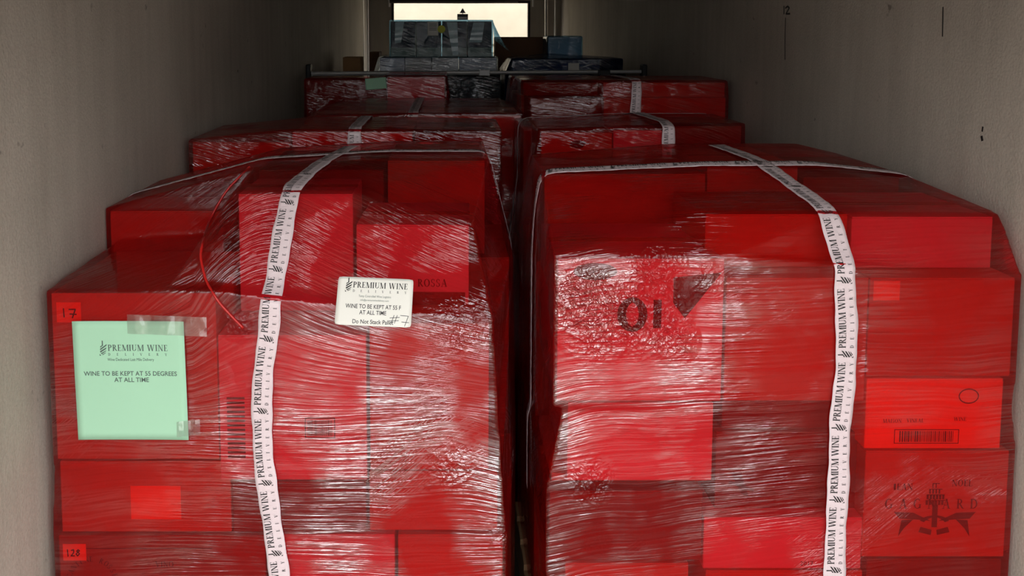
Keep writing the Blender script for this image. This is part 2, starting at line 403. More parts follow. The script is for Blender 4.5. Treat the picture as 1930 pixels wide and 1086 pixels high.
def strokes(lines, w):
    out = []
    for ln in lines:
        for (ax, ay), (bx, by) in zip(ln, ln[1:]):
            d = Vector((bx - ax, by - ay)); l = d.length or 1; nx, ny = -d.y / l * w / 2, d.x / l * w / 2
            ex, ey = d.x / l * w * .3, d.y / l * w * .3
            out.append([(ax + nx - ex, ay + ny - ey), (ax - nx - ex, ay - ny - ey), (bx - nx + ex, by - ny + ey), (bx + nx + ex, by + ny + ey)])
    return out
def logo(x, y, h):
    """wine bottle neck over slanting stripes"""
    P = lambda *c: [(x + a_ * h, y + b_ * h) for a_, b_ in c]
    q = [P((.17, .74), (.24, .74), (.24, 1.0), (.17, 1.0)), P((.17, .74), (.24, .74), (.25, .68), (.05, .52), (.06, .62), (.16, .68)),
         P((.04, .46), (.05, .36), (.46, .66), (.49, .78)), P((.03, .30), (.06, .20), (.42, .44), (.46, .56)),
         P((.08, .16), (.13, .10), (.40, .28), (.45, .36)), P((.16, .08), (.20, .04), (.38, .16), (.42, .22)), P((.0, .0), (.10, .0), (.0, .13))]
    return q
def rot2(qs, ang, c=(0, 0)):
    s, k = math.sin(ang), math.cos(ang)
    return [[(c[0] + (p[0] - c[0]) * k - (p[1] - c[1]) * s, c[1] + (p[0] - c[0]) * s + (p[1] - c[1]) * k) for p in q] for q in qs]
def print_mesh(name, qs, fn, mat, parent):
    vs, fs = [], []
    for q in qs:
        b0 = len(vs)
        vs += [fn(p[0], p[1]) for p in q]; fs.append(list(range(b0, b0 + len(q))))
    o = link(name, mesh(name, vs, fs), mat, parent)
    if parent is not None: o.matrix_parent_inverse = parent_inv(parent)
    return o
def parent_inv(p):
    m = Matrix.Translation(p.location) @ p.rotation_euler.to_matrix().to_4x4()
    return m.inverted()
def barcode(x, y, w, h, n=26, frame=True):
    q = []; cx_ = x + w * .08; rnd = random.Random(5)
    while cx_ < x + w * .92:
        bw = w * rnd.choice((.008, .014, .022)); q.append(quad(cx_, y + h * .12, cx_ + bw, y + h * .88)); cx_ += bw + w * rnd.choice((.01, .016))
    if frame:
        t_ = h * .05
        q += [quad(x, y, x + w, y + t_), quad(x, y + h - t_, x + w, y + h), quad(x, y, x + t_, y + h), quad(x + w - t_, y, x + w, y + h)]
    return q

# ------------------------------------------------------------------ cartons
class Ctn: pass
def carton(x0, x1, z0, z1, Y, depth, mat, label, yaw=0.0, group=None, tape=True, name='carton', open_top=False):
    """carton with body mesh, a top packing tape and folded top flaps as parts"""
    c = Ctn(); c.w = x1 - x0; c.d = depth; c.h = z1 - z0
    cx_, cy_ = (x0 + x1) / 2, Y + depth / 2
    bm = bmesh.new()
    if open_top:
        tape = False; a_, b_, k_ = c.w / 2, depth / 2, .006
        add_box(bm, -a_, a_, -b_, -b_ + k_, 0, c.h); add_box(bm, -a_, a_, b_ - k_, b_, 0, c.h)
        add_box(bm, -a_, -a_ + k_, -b_ + k_, b_ - k_, 0, c.h); add_box(bm, a_ - k_, a_, -b_ + k_, b_ - k_, 0, c.h)
        add_box(bm, -a_ + k_, a_ - k_, -b_ + k_, b_ - k_, 0, .01)
        lb = bmesh.new(); add_box(lb, -a_ + k_ + .001, a_ - k_ - .001, -b_ + k_ + .001, b_ - k_ - .001, .011, c.h * .55)
    else: add_box(bm, -c.w / 2, c.w / 2, -depth / 2, depth / 2, 0, c.h - 0.004, 0.003)
    o = link(name, bm_mesh(name, bm), mat); o.location = (cx_, cy_, z0); o.rotation_euler = (0, 0, yaw)
    tag(o, label, 'carton', group)
    if open_top: link('painted_shade', bm_mesh('painted_shade', lb), BLACKB, o)  # black block added inside, painting the shade of the open hollow
    for s in ((0, 1) if not open_top else ()):
        y0_, y1_ = (-depth / 2 + .001, -0.0015) if s == 0 else (0.0015, depth / 2 - .001)
        bm = bmesh.new(); add_box(bm, -c.w / 2 + .001, c.w / 2 - .001, y0_, y1_, c.h - .004, c.h, 0.001)
        link('top_flap', bm_mesh('top_flap', bm), mat, o)
    if tape:
        bm = bmesh.new(); add_box(bm, -c.w / 2 - .0008, c.w / 2 + .0008, -.025, .025, c.h - .0005, c.h + .0006)
        link('packing_tape', bm_mesh('packing_tape', bm), BOARDTAPE, o)
    c.o = o; c.x0, c.x1, c.z0, c.z1, c.Y = x0, x1, z0, z1, Y
    R = Matrix.Translation(o.location) @ Matrix.Rotation(yaw, 4, 'Z')
    c.R = R
    c.corners = [R @ Vector((sx_ * c.w / 2, sy_ * depth / 2, sz_ * c.h)) for sx_ in (-1, 1) for sy_ in (-1, 1) for sz_ in (0, 1)]
    def face(u, v, off=0.0012):        # point on the front face from its lower left corner
        return R @ Vector((-c.w / 2 + u, -depth / 2 - off, v))
    c.face = face
    return c
def cpx(px0, px1, pyt, pyb, Y, depth, mat, label, **k):
    """carton whose front face spans the given outline of the photograph at distance Y; pyb < 0 gives a bottom height"""
    a_, b_ = at(px0, pyt, Y), at(px1, pyt, Y)
    z0 = k.pop('z0', None)
    if z0 is None: z0 = at(px0, pyb, Y).z
    return carton(a_.x, b_.x, z0, a_.z, Y, depth, mat, label, **k)
def sticker(c, u, v, w, h, mat, marks=None, name='sticker', label=None, off=0.0015):
    bm = bmesh.new()
    vs = [bm.verts.new(c.face(u + a_, v + b_, off)) for a_, b_ in ((0, 0), (w, 0), (w, h), (0, h))]; bm.faces.new(vs)
    r = bmesh.ops.extrude_face_region(bm, geom=bm.faces[:]); 
    for g in r['geom']:
        if isinstance(g, bmesh.types.BMVert): g.co += (c.face(0, 0, off + .0006) - c.face(0, 0, off))
    bmesh.ops.recalc_face_normals(bm, faces=bm.faces)
    o = link(name, bm_mesh(name, bm), mat, c.o); o.matrix_parent_inverse = c.R.inverted()
    if label: o['label'] = label
    if marks:
        m_ = link('handwriting', mesh('handwriting', *flat(marks, lambda p, q: c.face(u + p, v + q, off + .0012))), INK, o)
    return o
def flat(qs, fn):
    vs, fs = [], []
    for q in qs:
        b0 = len(vs); vs += [fn(*p) for p in q]; fs.append(list(range(b0, b0 + len(q))))
    return vs, fs
def cprint(c, qs, mat=INKR, name='printing'):
    vs, fs = flat(qs, lambda p, q: c.face(p, q, .0014))
    o = link(name, mesh(name, vs, fs), mat, c.o); o.matrix_parent_inverse = c.R.inverted(); return o
def px2face(c, px, py):
    p = at(px, py, c.Y); return p.x - c.x0, p.z - c.z0

def pallet(x0, x1, y0, y1, label):
    """wooden pallet under a load"""
    e_ = bpy.data.objects.new('wooden_pallet', None); COL.objects.link(e_); e_.location = ((x0 + x1) / 2, (y0 + y1) / 2, 0)
    tag(e_, label, 'pallet', 'wooden pallets under the wrapped loads')
    w, d = (x1 - x0) / 2, (y1 - y0) / 2
    for i in range(7):
        yy = -d + (2 * d - .1) * i / 6
        bm = bmesh.new(); add_box(bm, -w, w, yy, yy + .1, .125, .145); link('deck_board', bm_mesh('deck_board', bm), WOOD, e_)
    for i in range(3):
        xx = -w + (2 * w - .08) * i / 2
        bm = bmesh.new(); add_box(bm, xx, xx + .08, -d, d, .0, .125); link('stringer', bm_mesh('stringer', bm), WOOD, e_)

# ------------------------------------------------------------------ film
def box_pts(c, pad):
    cen = sum(c.corners, Vector()) / 8
    out = []
    for p in c.corners:
        q = c.R.inverted() @ p; qc = c.R.inverted() @ cen; d = q - qc
        out.append(c.R @ (q + Vector((math.copysign(pad, d.x), math.copysign(pad, d.y), math.copysign(pad, d.z)))))
    return out
def build_film(name, groups, mat, origin, label, voxel=0.007, pad=0.011, group='stretch films over the loads', smooth=4, floor=0.02, kind_pts=()):
    bm = bmesh.new()
    for g in list(groups):
        pts = []
        for c in g: pts += box_pts(c, pad) if isinstance(c, Ctn) else [Vector(c)]
        vs = [bm.verts.new(p) for p in pts]
        r = bmesh.ops.convex_hull(bm, input=vs, use_existing_faces=False)
        junk = [v for v in (r['geom_interior'] + r['geom_unused']) if isinstance(v, bmesh.types.BMVert) and v.is_valid and not v.link_faces]
        if junk: bmesh.ops.delete(bm, geom=list(set(junk)), context='VERTS')
    bmesh.ops.recalc_face_normals(bm, faces=bm.faces)
    me = bm_mesh(name + '_hull', bm)
    tmp = bpy.data.objects.new('film_hull', me); COL.objects.link(tmp)
    m_ = tmp.modifiers.new('r', 'REMESH'); m_.mode = 'VOXEL'; m_.voxel_size = voxel
    m2 = tmp.modifiers.new('s', 'SMOOTH'); m2.iterations = smooth; m2.factor = 0.5
    dg = bpy.context.evaluated_depsgraph_get(); dg.update()
    out = bpy.data.meshes.new_from_object(tmp.evaluated_get(dg))
    bpy.data.objects.remove(tmp)
    out.name = name
    out.materials.clear(); out.materials.append(mat)
    out.polygons.foreach_set('use_smooth', [True] * len(out.polygons))
    bvh = BVHTree.FromPolygons([v.co.copy() for v in out.vertices], [tuple(p.vertices) for p in out.polygons])
    o = link(name, out, None, None, origin)
    tag(o, label, 'stretch film', group)
    o['bvh_faces'] = len(out.polygons)
    return o, bvh
def smooth_pts(P, n):
    for _ in range(n):
        P = [P[0]] + [(P[i - 1] + P[i] * 2 + P[i + 1]) / 4 for i in range(1, len(P) - 1)] + [P[-1]]
    return P
def resample(P, step):
    out = [P[0].copy()]; acc = 0.0
    for a_, b_ in zip(P, P[1:]):
        l = (b_ - a_).length; 
        if l < 1e-9: continue
        while acc + l >= step:
            k = (step - acc) / l; a_ = a_.lerp(b_, k); l = (b_ - a_).length; acc = 0.0; out.append(a_.copy())
            if l < 1e-9: break
        acc += l
    return out
def tape(bvh, rays, label, width=0.05, off=0.006, phase=0.0, group='printed tapes around the loads', sm=2, period=0.19, text=True, step=0.008):
    P, N = [], []
    for (o_, d_) in rays:
        h = bvh.ray_cast(Vector(o_), Vector(d_).normalized())
        if h[0] is not None:
            P.append(h[0]); N.append(h[1] if h[1].dot(Vector(d_)) < 0 else -h[1])
    N = smooth_pts(N, 10); P = smooth_pts(P, sm)
    P = [p + n.normalized() * off for p, n in zip(P, N)]
    # carry normals along when resampling
    Q = resample(P, step)
    M = []
    j = 0
    for q in Q:
        best = min(range(max(0, j - 2), min(len(P), j + 60)), key=lambda i: (P[i] - q).length_squared); j = best; M.append(N[best].normalized())
    M = smooth_pts(M, 6)
    fr_ = []
    for i, q in enumerate(Q):
        t_ = (Q[min(i + 1, len(Q) - 1)] - Q[max(i - 1, 0)]).normalized()
        n_ = (M[i] - t_ * M[i].dot(t_)).normalized(); fr_.append((q, t_, n_, n_.cross(t_)))
    bm = bmesh.new(); rows = []
    K = 6
    for i, (q, t_, n_, u_) in enumerate(fr_):
        wv = 0.0008 * math.sin(i * .9) + .0006 * math.sin(i * .37 + 1)
        ww = width * (1 + .05 * math.sin(i * .23) + .03 * math.sin(i * .61))
        rows.append([bm.verts.new(q + u_ * ww * (k / K - .5) + n_ * (wv * math.sin(k * 1.9 + i * .5) * .6)) for k in range(K + 1)])
    for r0, r1 in zip(rows, rows[1:]):
        for k in range(K): bm.faces.new((r0[k], r1[k], r1[k + 1], r0[k + 1]))
    for f in bm.faces: f.smooth = True
    me = bm_mesh('printed_tape', bm)
    o = link('printed_tape', me, TAPE, None, Q[len(Q) // 2]); tag(o, label, 'tape', group)
    sm_ = o.modifiers.new('thickness', 'SOLIDIFY'); sm_.thickness = 0.0006; sm_.offset = -1
    if text:
        L = (len(Q) - 1) * step; qs = []
        s = phase
        k = width / 0.05
        while s < L:
            one = rot2(logo(s - .026, -.010 * k, .026 * k), 0)
            one = logo(s - .023 * k, -.016 * k, .036 * k)
            one = rot2(one, math.radians(0))
            one += serif_text('PREMIUM WINE', s, .002 * k, .0165 * k, width=period - .036)
            one += serif_text('DELIVERY', s, -.0165 * k, .0085 * k, width=period - .038)
            qs += one
            s += period
        def fn(s_, v_):
            x_ = max(0.0, min(s_ / step, len(fr_) - 1.001)); i = int(x_); k_ = x_ - i
            a_, b_ = fr_[i], fr_[i + 1]
            q = a_[0].lerp(b_[0], k_); n_ = a_[2].lerp(b_[2], k_); u_ = a_[3].lerp(b_[3], k_)
            return q + u_ * v_ + n_ * 0.0014
        qs = [q for q in qs if min(p[0] for p in q) > 0.0 and max(p[0] for p in q) < L - step]
        if qs: 
            t_ = print_mesh('lettering', qs, fn, INK, o)
    return o
def paper(name, bvh, corners_px, mat, label, cat, w, h, prints, off=0.004, curl=0.0, hand=None, group=None, rounded=0.0, skew=False):
    """sheet stuck on the film: corners tl,tr,br,bl as seen in the photograph, flattened to one sheet on the film"""
    pts = []
    for (px, py) in corners_px:
        d = ray(px, py); hh = bvh.ray_cast(Vector((0, 0, CAMZ)), d.normalized()); pts.append(hh[0])
    tl, tr, br, bl = pts
    r_ = ((tr - tl) + (br - bl)).normalized(); up = ((tl - bl) + (tr - br)); u0 = up.normalized(); up = (up - r_ * up.dot(r_)).normalized()
    n_ = r_.cross(up).normalized(); 
    if n_.y > 0: n_ = -n_
    if skew: up = (u0 - n_ * u0.dot(n_)).normalized()
    cen = (tl + tr + br + bl) / 4
    # push out until nothing of the film stands in front
    push = 0.0
    for i in range(9):
        for j in range(9):
            p = cen + r_ * (i / 8 - .5) * w + up * (j / 8 - .5) * h
            hh = bvh.ray_cast(p + n_ * 0.15, -n_)
            if hh[0] is not None: push = max(push, 0.15 - hh[3])
    cen = cen + n_ * (push + off)
    def fn(u, v, o2=0.0):
        a_, b_ = u / w, v / h
        bend = curl * ((abs(a_) * 2) ** 3 * (0.4 + .6 * (b_ + .5)) - .2 * math.sin(b_ * 9 + a_ * 5) * .3)
        return cen + r_ * u + up * v + n_ * (bend + o2)
    bm = bmesh.new(); NX, NY = 16, 16; g = []
    for j in range(NY + 1):
        row = []
        for i in range(NX + 1):
            u, v = (i / NX - .5) * w, (j / NY - .5) * h
            if rounded:
                for (cu_, cv_) in ((w / 2 - rounded, h / 2 - rounded),):
                    du, dv = abs(u) - cu_, abs(v) - cv_
                    if du > 0 and dv > 0:
                        l = math.hypot(du, dv)
                        if l > rounded: u = math.copysign(cu_ + du * rounded / l, u); v = math.copysign(cv_ + dv * rounded / l, v)
            row.append(bm.verts.new(fn(u, v)))
        g.append(row)
    for j in range(NY):
        for i in range(NX): bm.faces.new((g[j][i], g[j][i + 1], g[j + 1][i + 1], g[j + 1][i]))
    for f in bm.faces: f.smooth = True
    o = link(name, bm_mesh(name, bm), mat, None, cen); tag(o, label, cat, group)
    m_ = o.modifiers.new('thickness', 'SOLIDIFY'); m_.thickness = 0.0005; m_.offset = 0
    if prints:
        for nm, qs, mt in prints: print_mesh(nm, qs, lambda a_, b_: fn(a_, b_, .0009), mt, o)
    return o
# ================================================================== FRONT LEFT LOAD
ZP = 0.147
Y1 = 2.24
A = cpx(97, 406, 553, 865, Y1, .44, KRAFT, 'top left carton of the front left load, behind the green notice, sticker 17', open_top=True)
B = cpx(112, 434, 870, 1003, Y1 + .005, .44, KRAFT, 'flat carton under the green notice, plain orange sticker on its face')
C_ = cpx(110, 500, 1010, 0, Y1, .46, KRAFTM, 'bottom left carton of the front left load, orange sticker reading 128', z0=ZP)
D = cpx(410, 690, 632, 905, Y1 + .004, .48, WHITEB, 'white carton with a small barcode, right of the printed tape, below the white label')
E = cpx(696, 922, 610, 886, Y1, .5, KRAFT, 'kraft carton at the upper right corner of the front left load, below the white label')
E.z = 0
F_ = cpx(696, 938, 889, 1000, Y1 - .004, .46, KRAFT, 'flat kraft carton on the right edge of the front left load, beneath the glossy film')
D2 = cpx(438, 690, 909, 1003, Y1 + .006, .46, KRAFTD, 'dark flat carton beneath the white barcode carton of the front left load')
H = cpx(506, 744, 1008, 0, Y1 + .004, .46, WHITEB, 'pale carton in the bottom row, between the 128 carton and the right corner one', z0=ZP)
G = cpx(750, 948, 1008, 0, Y1 + .002, .46, KRAFT, 'bottom right corner carton of the front left load', z0=ZP)
I = cpx(449, 665, 366, 0, 2.44, .26, WHITEB, 'upright pale carton on top of the front left load, crossed by the printed tape', z0=D.z1 + .001)
J = cpx(674, 887, 424, 0, 2.40, .32, WHITEB, 'white carton marked ROSSA in the upper right of the front left load', z0=E.z1 + .001, yaw=math.radians(-1.6))
bz = 1.05
P1 = carton(-.98, -.60, ZP, .64, 2.72, .52, KRAFT, 'lower inner carton at the wall side of the front left load')
P2 = carton(-.59, -.20, ZP, .64, 2.74, .50, KRAFT, 'lower inner carton in the middle of the front left load')
P3 = carton(-.19, .20, ZP, .64, 2.74, .50, KRAFT, 'lower inner carton on the aisle side of the front left load')
P4 = carton(-.98, -.60, .642, bz, 2.72, .52, KRAFT, 'middle inner carton at the wall side of the front left load')
P5 = carton(-.59, -.20, .642, bz, 2.74, .50, KRAFT, 'middle inner carton in the middle of the front left load')
P6 = carton(-.19, .19, .642, 1.20, 2.76, .48, KRAFT, 'tall inner carton on the aisle side of the front left load')
Lc = cpx(207, 420, 398, 0, 2.72, .50, KRAFT, 'carton on the back left corner of the front left load, beside the wall', z0=bz + .001)
K1 = carton(-.585, -.20, bz + .001, 1.475, 2.76, .46, KRAFTD, 'high kraft carton behind the upright pale carton of the front left load')
K2 = carton(-.19, at(915, 0, 2.80).x, 1.202, at(0, 303, 2.80).z, 2.80, .42, KRAFT, 'high kraft carton behind the ROSSA carton of the front left load')
pallet(-1.0, .19, 2.26, 3.26, 'wooden pallet under the front left load')
L_AXIS = (-.4, 2.75, .0)

sticker(A, .012, A.h - .075, .062, .052, ORANGE, strokes([[(.018, .036), (.019, .014)], [(.032, .034), (.048, .034), (.040, .012)], [(.034, .022), (.050, .021)]], .0034), label='orange sticker with handwritten 17')
u, v = px2face(B, 248, 978)
sticker(B, u, v, .130, .090, ORANGE, label='plain orange sticker')
u, v = px2face(C_, 120, 1056)
sticker(C_, u, v, .060, .045, ORANGE, strokes([[(.012, .030), (.013, .012)], [(.022, .028), (.028, .030), (.028, .022), (.021, .013), (.030, .013)], [(.040, .030), (.036, .026), (.043, .019), (.038, .013), (.034, .018), (.043, .027), (.040, .030)]], .003), label='orange sticker with handwritten 128')
cu0, cv0 = px2face(C_, 300, 1070)
ring = []
for i, ch in enumerate('CANTINE ROSSE'):
    a_ = math.radians(165 - i * 12.5)
    ring += rot2(serif_text(ch, -.006, 0, .014), a_ - math.pi / 2, (0, 0)) if False else [[(p[0] + .085 + .055 * math.cos(a_), p[1] + C_.h - .125 + .055 * math.sin(a_)) for p in q] for q in rot2(serif_text(ch, -.006, 0, .014), a_ - math.pi / 2)]
cprint(C_, ring + serif_text('VINO', .25, C_.h - .085, .016) + [quad(.02, C_.h - .035, .40, C_.h - .033)])
u, v = px2face(D, 575, 826)
cprint(D, barcode(u, v, .078, .055))
u, v = px2face(A, 437 - 30, 850)
cprint(D, [quad(.020, .06 + .012 * k, .066, .066 + .012 * k) for k in range(14)], name='printed_panel')
u, v = px2face(J, 790, 540)
cprint(J, serif_text('ROSSA', u, v, .021) + [quad(u + .01, v - .035, u + .10, v - .0335), quad(u + .02, v - .022, u + .045, v - .018)])
cprint(J, [quad(.02, .0, J.w - .01, .035)], KRAFTD, 'brown_band')

R1 = (0.84, 0.135, 0.175)
BODY = srgb(188, 36, 34)
FILM_L = film_mat('red_stretch_film_left', R1, BODY, 0.02, 0.55, .92, 1.2, xfade=(-.48, .0, .35, 1.0), crumples=[(at(a_, b_, 2.24).x + .4, -.51, at(a_, b_, 2.24).z, r_, k_) for a_, b_, r_, k_ in ((850, 875, .09, .5), (870, 615, .10, .7), (820, 440, .09, .4), (450, 610, .05, .5), (950, 1000, .06, .4))], seed=1.0, opac=.15, shine=.9, flip=(-.25, .0), zfade=(1.14, 1.30))
FILM_B = film_mat('red_stretch_film_rear', R1, BODY, 0.1, 0.25, .8, 1.4, seed=9.1, opac=.13, gloss=1.0, shine=.34)

lbottom = [C_, H, G, P1, P2, P3]
fL, bL = build_film('red_stretch_film', [
    lbottom, [B, D2, F_, C_, G], [A, D], [B, D], [D, E, F_], [A, D, E], [A, P4, P5], [D, E, P5, P6], [P4, P5, P3], [P6, P3, F_],
    [A, (-1.0, 2.74, Lc.z0 + .22), (-.9, 2.74, Lc.z0 + .22), (-.62, 2.70, Lc.z0 + .24)], [Lc, P4], [D, I, E], [I, J, E], [I, J, K2], [I, K1, K2], [K1, Lc], [Lc, K1, P4], [J, K2, P6],
    [I, D, (A.x1 - .13, Y1, A.z1), (A.x1 - .13, Y1 + .3, A.z1)], [K1, I, (A.x1 - .06, Y1 + .3, A.z1)],
], FILM_L, L_AXIS, 'red stretch film around the front left load with green notice and white label')

# ================================================================== FRONT RIGHT LOAD
Y2 = 2.22
RA = cpx(1052, 1366, 488, 756, Y2, .42, WHITEB, 'pale carton with dark letters and oval mark, top left of the front right load')
RB = cpx(1070, 1345, 760, 906, Y2 + .01, .42, WHITEB, 'small carton under the carton with the oval mark, left edge of the front right load')
RI1 = cpx(1370, 1638, 524, 756, Y2, .42, KRAFT, 'kraft carton in the middle of the front right load, crossed by the tape')
RI2 = cpx(1640, 1914, 524, 710, Y2, .42, KRAFT, 'kraft carton at the top right of the front right load, with faint orange sticker')
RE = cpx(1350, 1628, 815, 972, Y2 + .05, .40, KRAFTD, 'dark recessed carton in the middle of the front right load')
RE0 = carton(RE.x0 + .02, RE.x1, RE.z1 + .001, at(0, 759, Y2).z, Y2 + .07, .36, KRAFTD, 'thin dark carton over the recessed carton of the front right load', tape=False)
RG = cpx(1634, 1892, 714, 846, Y2 - .003, .42, ORANGE, 'bright orange carton with barcode on the right of the front right load')
RH = cpx(1632, 1903, 850, 1050, Y2, .42, KRAFT, 'carton printed with a crest and a winemaker name, lower right')
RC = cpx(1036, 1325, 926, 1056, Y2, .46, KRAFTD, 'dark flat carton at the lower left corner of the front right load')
RCb = carton(RC.x0 + .01, RB.x1, RC.z1 + .001, RB.z0 - .001, Y2 + .05, .36, KRAFT, 'thin carton between the small carton and the dark flat corner carton', tape=False)
RD = cpx(1065, 1298, 1062, 0, Y2 + .004, .46, KRAFT, 'bottom left carton of the front right load', z0=ZP)
RF = cpx(1327, 1626, 976, 1072, Y2 + .002, .46, WHITEB, 'pale flat carton marked 2017 in the lower middle of the front right load')
RF0 = cpx(1330, 1626, 1076, 0, Y2 + .006, .46, KRAFT, 'bottom middle carton of the front right load', z0=ZP)
RH0 = cpx(1634, 1888, 1054, 0, Y2 + .006, .46, KRAFTD, 'bottom right carton of the front right load', z0=ZP)
RJ = cpx(1330, 1598, 404, 0, 2.32, .34, KRAFT, 'kraft carton in the upper middle of the front right load, top edge crossed by tape', z0=RI1.z1 + .001)
RK = cpx(1606, 1872, 409, 0, 2.31, .36, WHITEB, 'pale carton at the upper right corner of the front right load', z0=RI2.z1 + .001)
Q1 = carton(.27, .66, ZP, .70, 2.72, .52, KRAFT, 'lower inner carton on the aisle side of the front right load')
Q2 = carton(.67, 1.03, ZP, .70, 2.72, .52, KRAFT, 'lower inner carton in the middle of the front right load')
Q3 = carton(1.04, 1.40, ZP, .70, 2.72, .52, KRAFT, 'lower inner carton at the wall side of the front right load')
Q4 = carton(.27, .66, .702, 1.20, 2.72, .52, KRAFT, 'middle inner carton on the aisle side of the front right load')
Q5 = carton(.67, 1.03, .702, 1.20, 2.72, .52, KRAFT, 'middle inner carton in the middle of the front right load')
Q6 = carton(1.04, 1.40, .702, 1.20, 2.72, .52, KRAFT, 'middle inner carton at the wall side of the front right load')
RL = cpx(1026, 1330, 328, 0, 2.74, .36, KRAFT, 'back left high carton of the front right load, under the curved tape', z0=1.202)
RM1 = carton(.80, 1.08, 1.202, 1.49, 2.76, .45, KRAFT, 'back middle high carton of the front right load')
RM2 = carton(1.09, 1.385, 1.202, 1.455, 2.74, .46, KRAFTD, 'back right high carton of the front right load, beside the wall')
pallet(.25, 1.41, 2.24, 3.24, 'wooden pallet under the front right load')
u, v = px2face(RI2, 1645, 566)
sticker(RI2, u, v, .066, .05, ORANGE)
# marks on RA
u1, v1 = px2face(RA, 1122, 512); u2, v2 = px2face(RA, 1180, 622); u3, v3 = px2face(RA, 1268, 600)
oval = [[(u1 + .055 * math.cos(a * .314), v1 + .022 * math.sin(a * .314)) for a in range(20)]]
cprint(RA, oval, name='oval_mark')
qs = [[(p[0], p[1]) for p in q] for q in arc(u2 + .015, v2 + .04, .038, .045, 0, 360, .014, .022, 20)] + [quad(u2 + .068, v2 + .005, u2 + .088, v2 + .078)]
qs += [[(u3, v3 + .04), (u3 + .03, v3), (u3 + .12, v3 + .118), (u3 + .0, v3 + .105)]]
cprint(RA, qs)
u, v = px2face(RI1, 1400, 640)
u, v = px2face(RG, 1684, 836)
cprint(RG, barcode(u, v, .165, .038) + serif_text('MAISON', u - .03, v + .055, .010) + serif_text('VINEAL', u + .03, v + .056, .010) + serif_text('WINE', u + .15, v + .060, .010) + arc(u + .185, v + .125, .026, .020, 0, 360, .003, .003, 20))
u, v = px2face(RH, 1665, 990)
crest = []
for k_, (w_, b_) in enumerate(((.050, .055), (.046, .070), (.034, .085), (.018, .100))):
    crest += [quad(u + .13 - w_ / 2 + .004 * q_, v + b_, u + .13 - w_ / 2 + .004 * q_ + w_ * .12, v + b_ + .011) for q_ in range(0, int(w_ / .004), 2)] + [quad(u + .13 - w_ / 2, v + b_ + .011, u + .13 + w_ / 2, v + b_ + .013)]
crest += [quad(u + .123, v - .005, u + .137, v + .055)] + arc(u + .13, v + .005, .040, .022, 20, 160, .004, .012, 12)
for sg_ in (-1, 1):
    X_ = lambda q_: u + .13 + sg_ * q_
    crest += [[(X_(.01), v + .012), (X_(.055), v + .034), (X_(.105), v + .036), (X_(.09), v + .018), (X_(.05), v + .016)],
              [(X_(.055), v + .016), (X_(.085), v + .014), (X_(.092), v - .03), (X_(.078), v - .008)],
              [(X_(.006), v - .012), (X_(.035), v - .004), (X_(.040), v - .018), (X_(.008), v - .026)]]
cprint(RH, serif_text('JEAN', u + .02, v + .095, .017) + serif_text('NOEL', u + .17, v + .105, .017) + serif_text('GAGNARD', u + .0, v + .045, .026, width=.24) + crest)
u, v = px2face(RF, 1508, 1066)
cprint(RF, sans_text('2017', u, v, .012, align='l'))
u, v = px2face(RE, 1375, 930)
cprint(RE, [[(u, v + .06), (u + .03, v + .055), (u + .05, v - .01), (u + .03, v)]] + strokes([[(u + .0, v + .03), (u + .06, v + .01)]], .008))

def wc(px, py, Y): 
    p = at(px, py, Y); return p
PK = tuple(at(1500, 264, 3.15)); PK = (PK[0], PK[1], PK[2] - .012)
cru = [(at(1120, 600, Y2), .13, 1.0), (at(1215, 590, Y2), .13, .9), (at(1230, 500, Y2), .09, .8), (at(1085, 545, Y2), .10, .9), (at(1270, 640, Y2), .07, .7), (at(1110, 905, Y2), .08, .6), (at(1330, 530, Y2), .06, .4)]
R_AXIS = (.83, 2.75, 0.0)
FILM_R = film_mat('red_stretch_film_right', R1, srgb(205, 28, 22), -0.16, -0.05, .6, 1.2, seed=5.3, opac=.15, shine=.78, zfade=(1.30, 1.42), xfade=(-.35, .15, 1.0, .30),
                  crumples=[(p.x - R_AXIS[0], p.y - R_AXIS[1], p.z, r_, a_) for p, r_, a_ in cru])
fR, bR = build_film('red_stretch_film', [
    [RD, RF0, RH0, Q1, Q2, Q3], [RC, RD, RF], [RF, RH, RF0, RH0], [RC, Q1], [RH, RH0, Q3], [RC, RF], [RE, RE0, RF, RG, RH, (RB.x0 + .08, Y2, RB.z0), (RB.x0 + .08, Y2, RB.z1), (RC.x0 + .08, Y2, RC.z1)], [RB, RCb, RC], [RB, RI1],
    [RA, RI1, RI2], [RI2, RG], [RI1, RE0, RE], [RB, Q4], [RA, Q4], [RC, Q1], [RG, RI2, Q6], [RA, Q4, Q5, Q6, RI2], [Q1, Q4],
    [RJ, RI1], [RJ, RK, RI2, RI1], [RA, RL], [RJ, RL, RA], [RL, RM1], [RM1, RM2, PK], [RM2, RK], [RJ, RK, RM1, RM2, PK], [RL, RM1, RJ], [RL, Q4],
], FILM_R, R_AXIS, 'red stretch film around the front right load, crumpled over the oval mark')

# film's twisted edge on the left load
def cam_ray(bvh, px, py):
    d = ray(px, py); return bvh.ray_cast(Vector((0, 0, CAMZ)), d.normalized())
def rope(parent, bvh, pix, r, name='twisted_edge'):
    P = []
    for (a_, b_), (c_, d_) in zip(pix, pix[1:]):
        for k in range(6):
            h = cam_ray(bvh, a_ + (c_ - a_) * k / 6, b_ + (d_ - b_) * k / 6)
            if h[0] is not None: P.append(h[0] + (Vector((0, 0, CAMZ)) - h[0]).normalized() * .003)
    P = smooth_pts(P, 3); bm = bmesh.new(); add_tube(bm, P, r, 6)
    for f in bm.faces: f.smooth = True
    o = link(name, bm_mesh(name, bm), ROPE, parent); o.matrix_parent_inverse = Matrix.Translation(-parent.location)
    return o
ROPE = simple('rolled_red_film', srgb(190, 30, 26), 0.3)
rope(fL, bL, [(470, 315), (425, 360), (392, 420), (376, 480), (388, 530), (412, 570), (440, 600), (462, 622)], .0035)

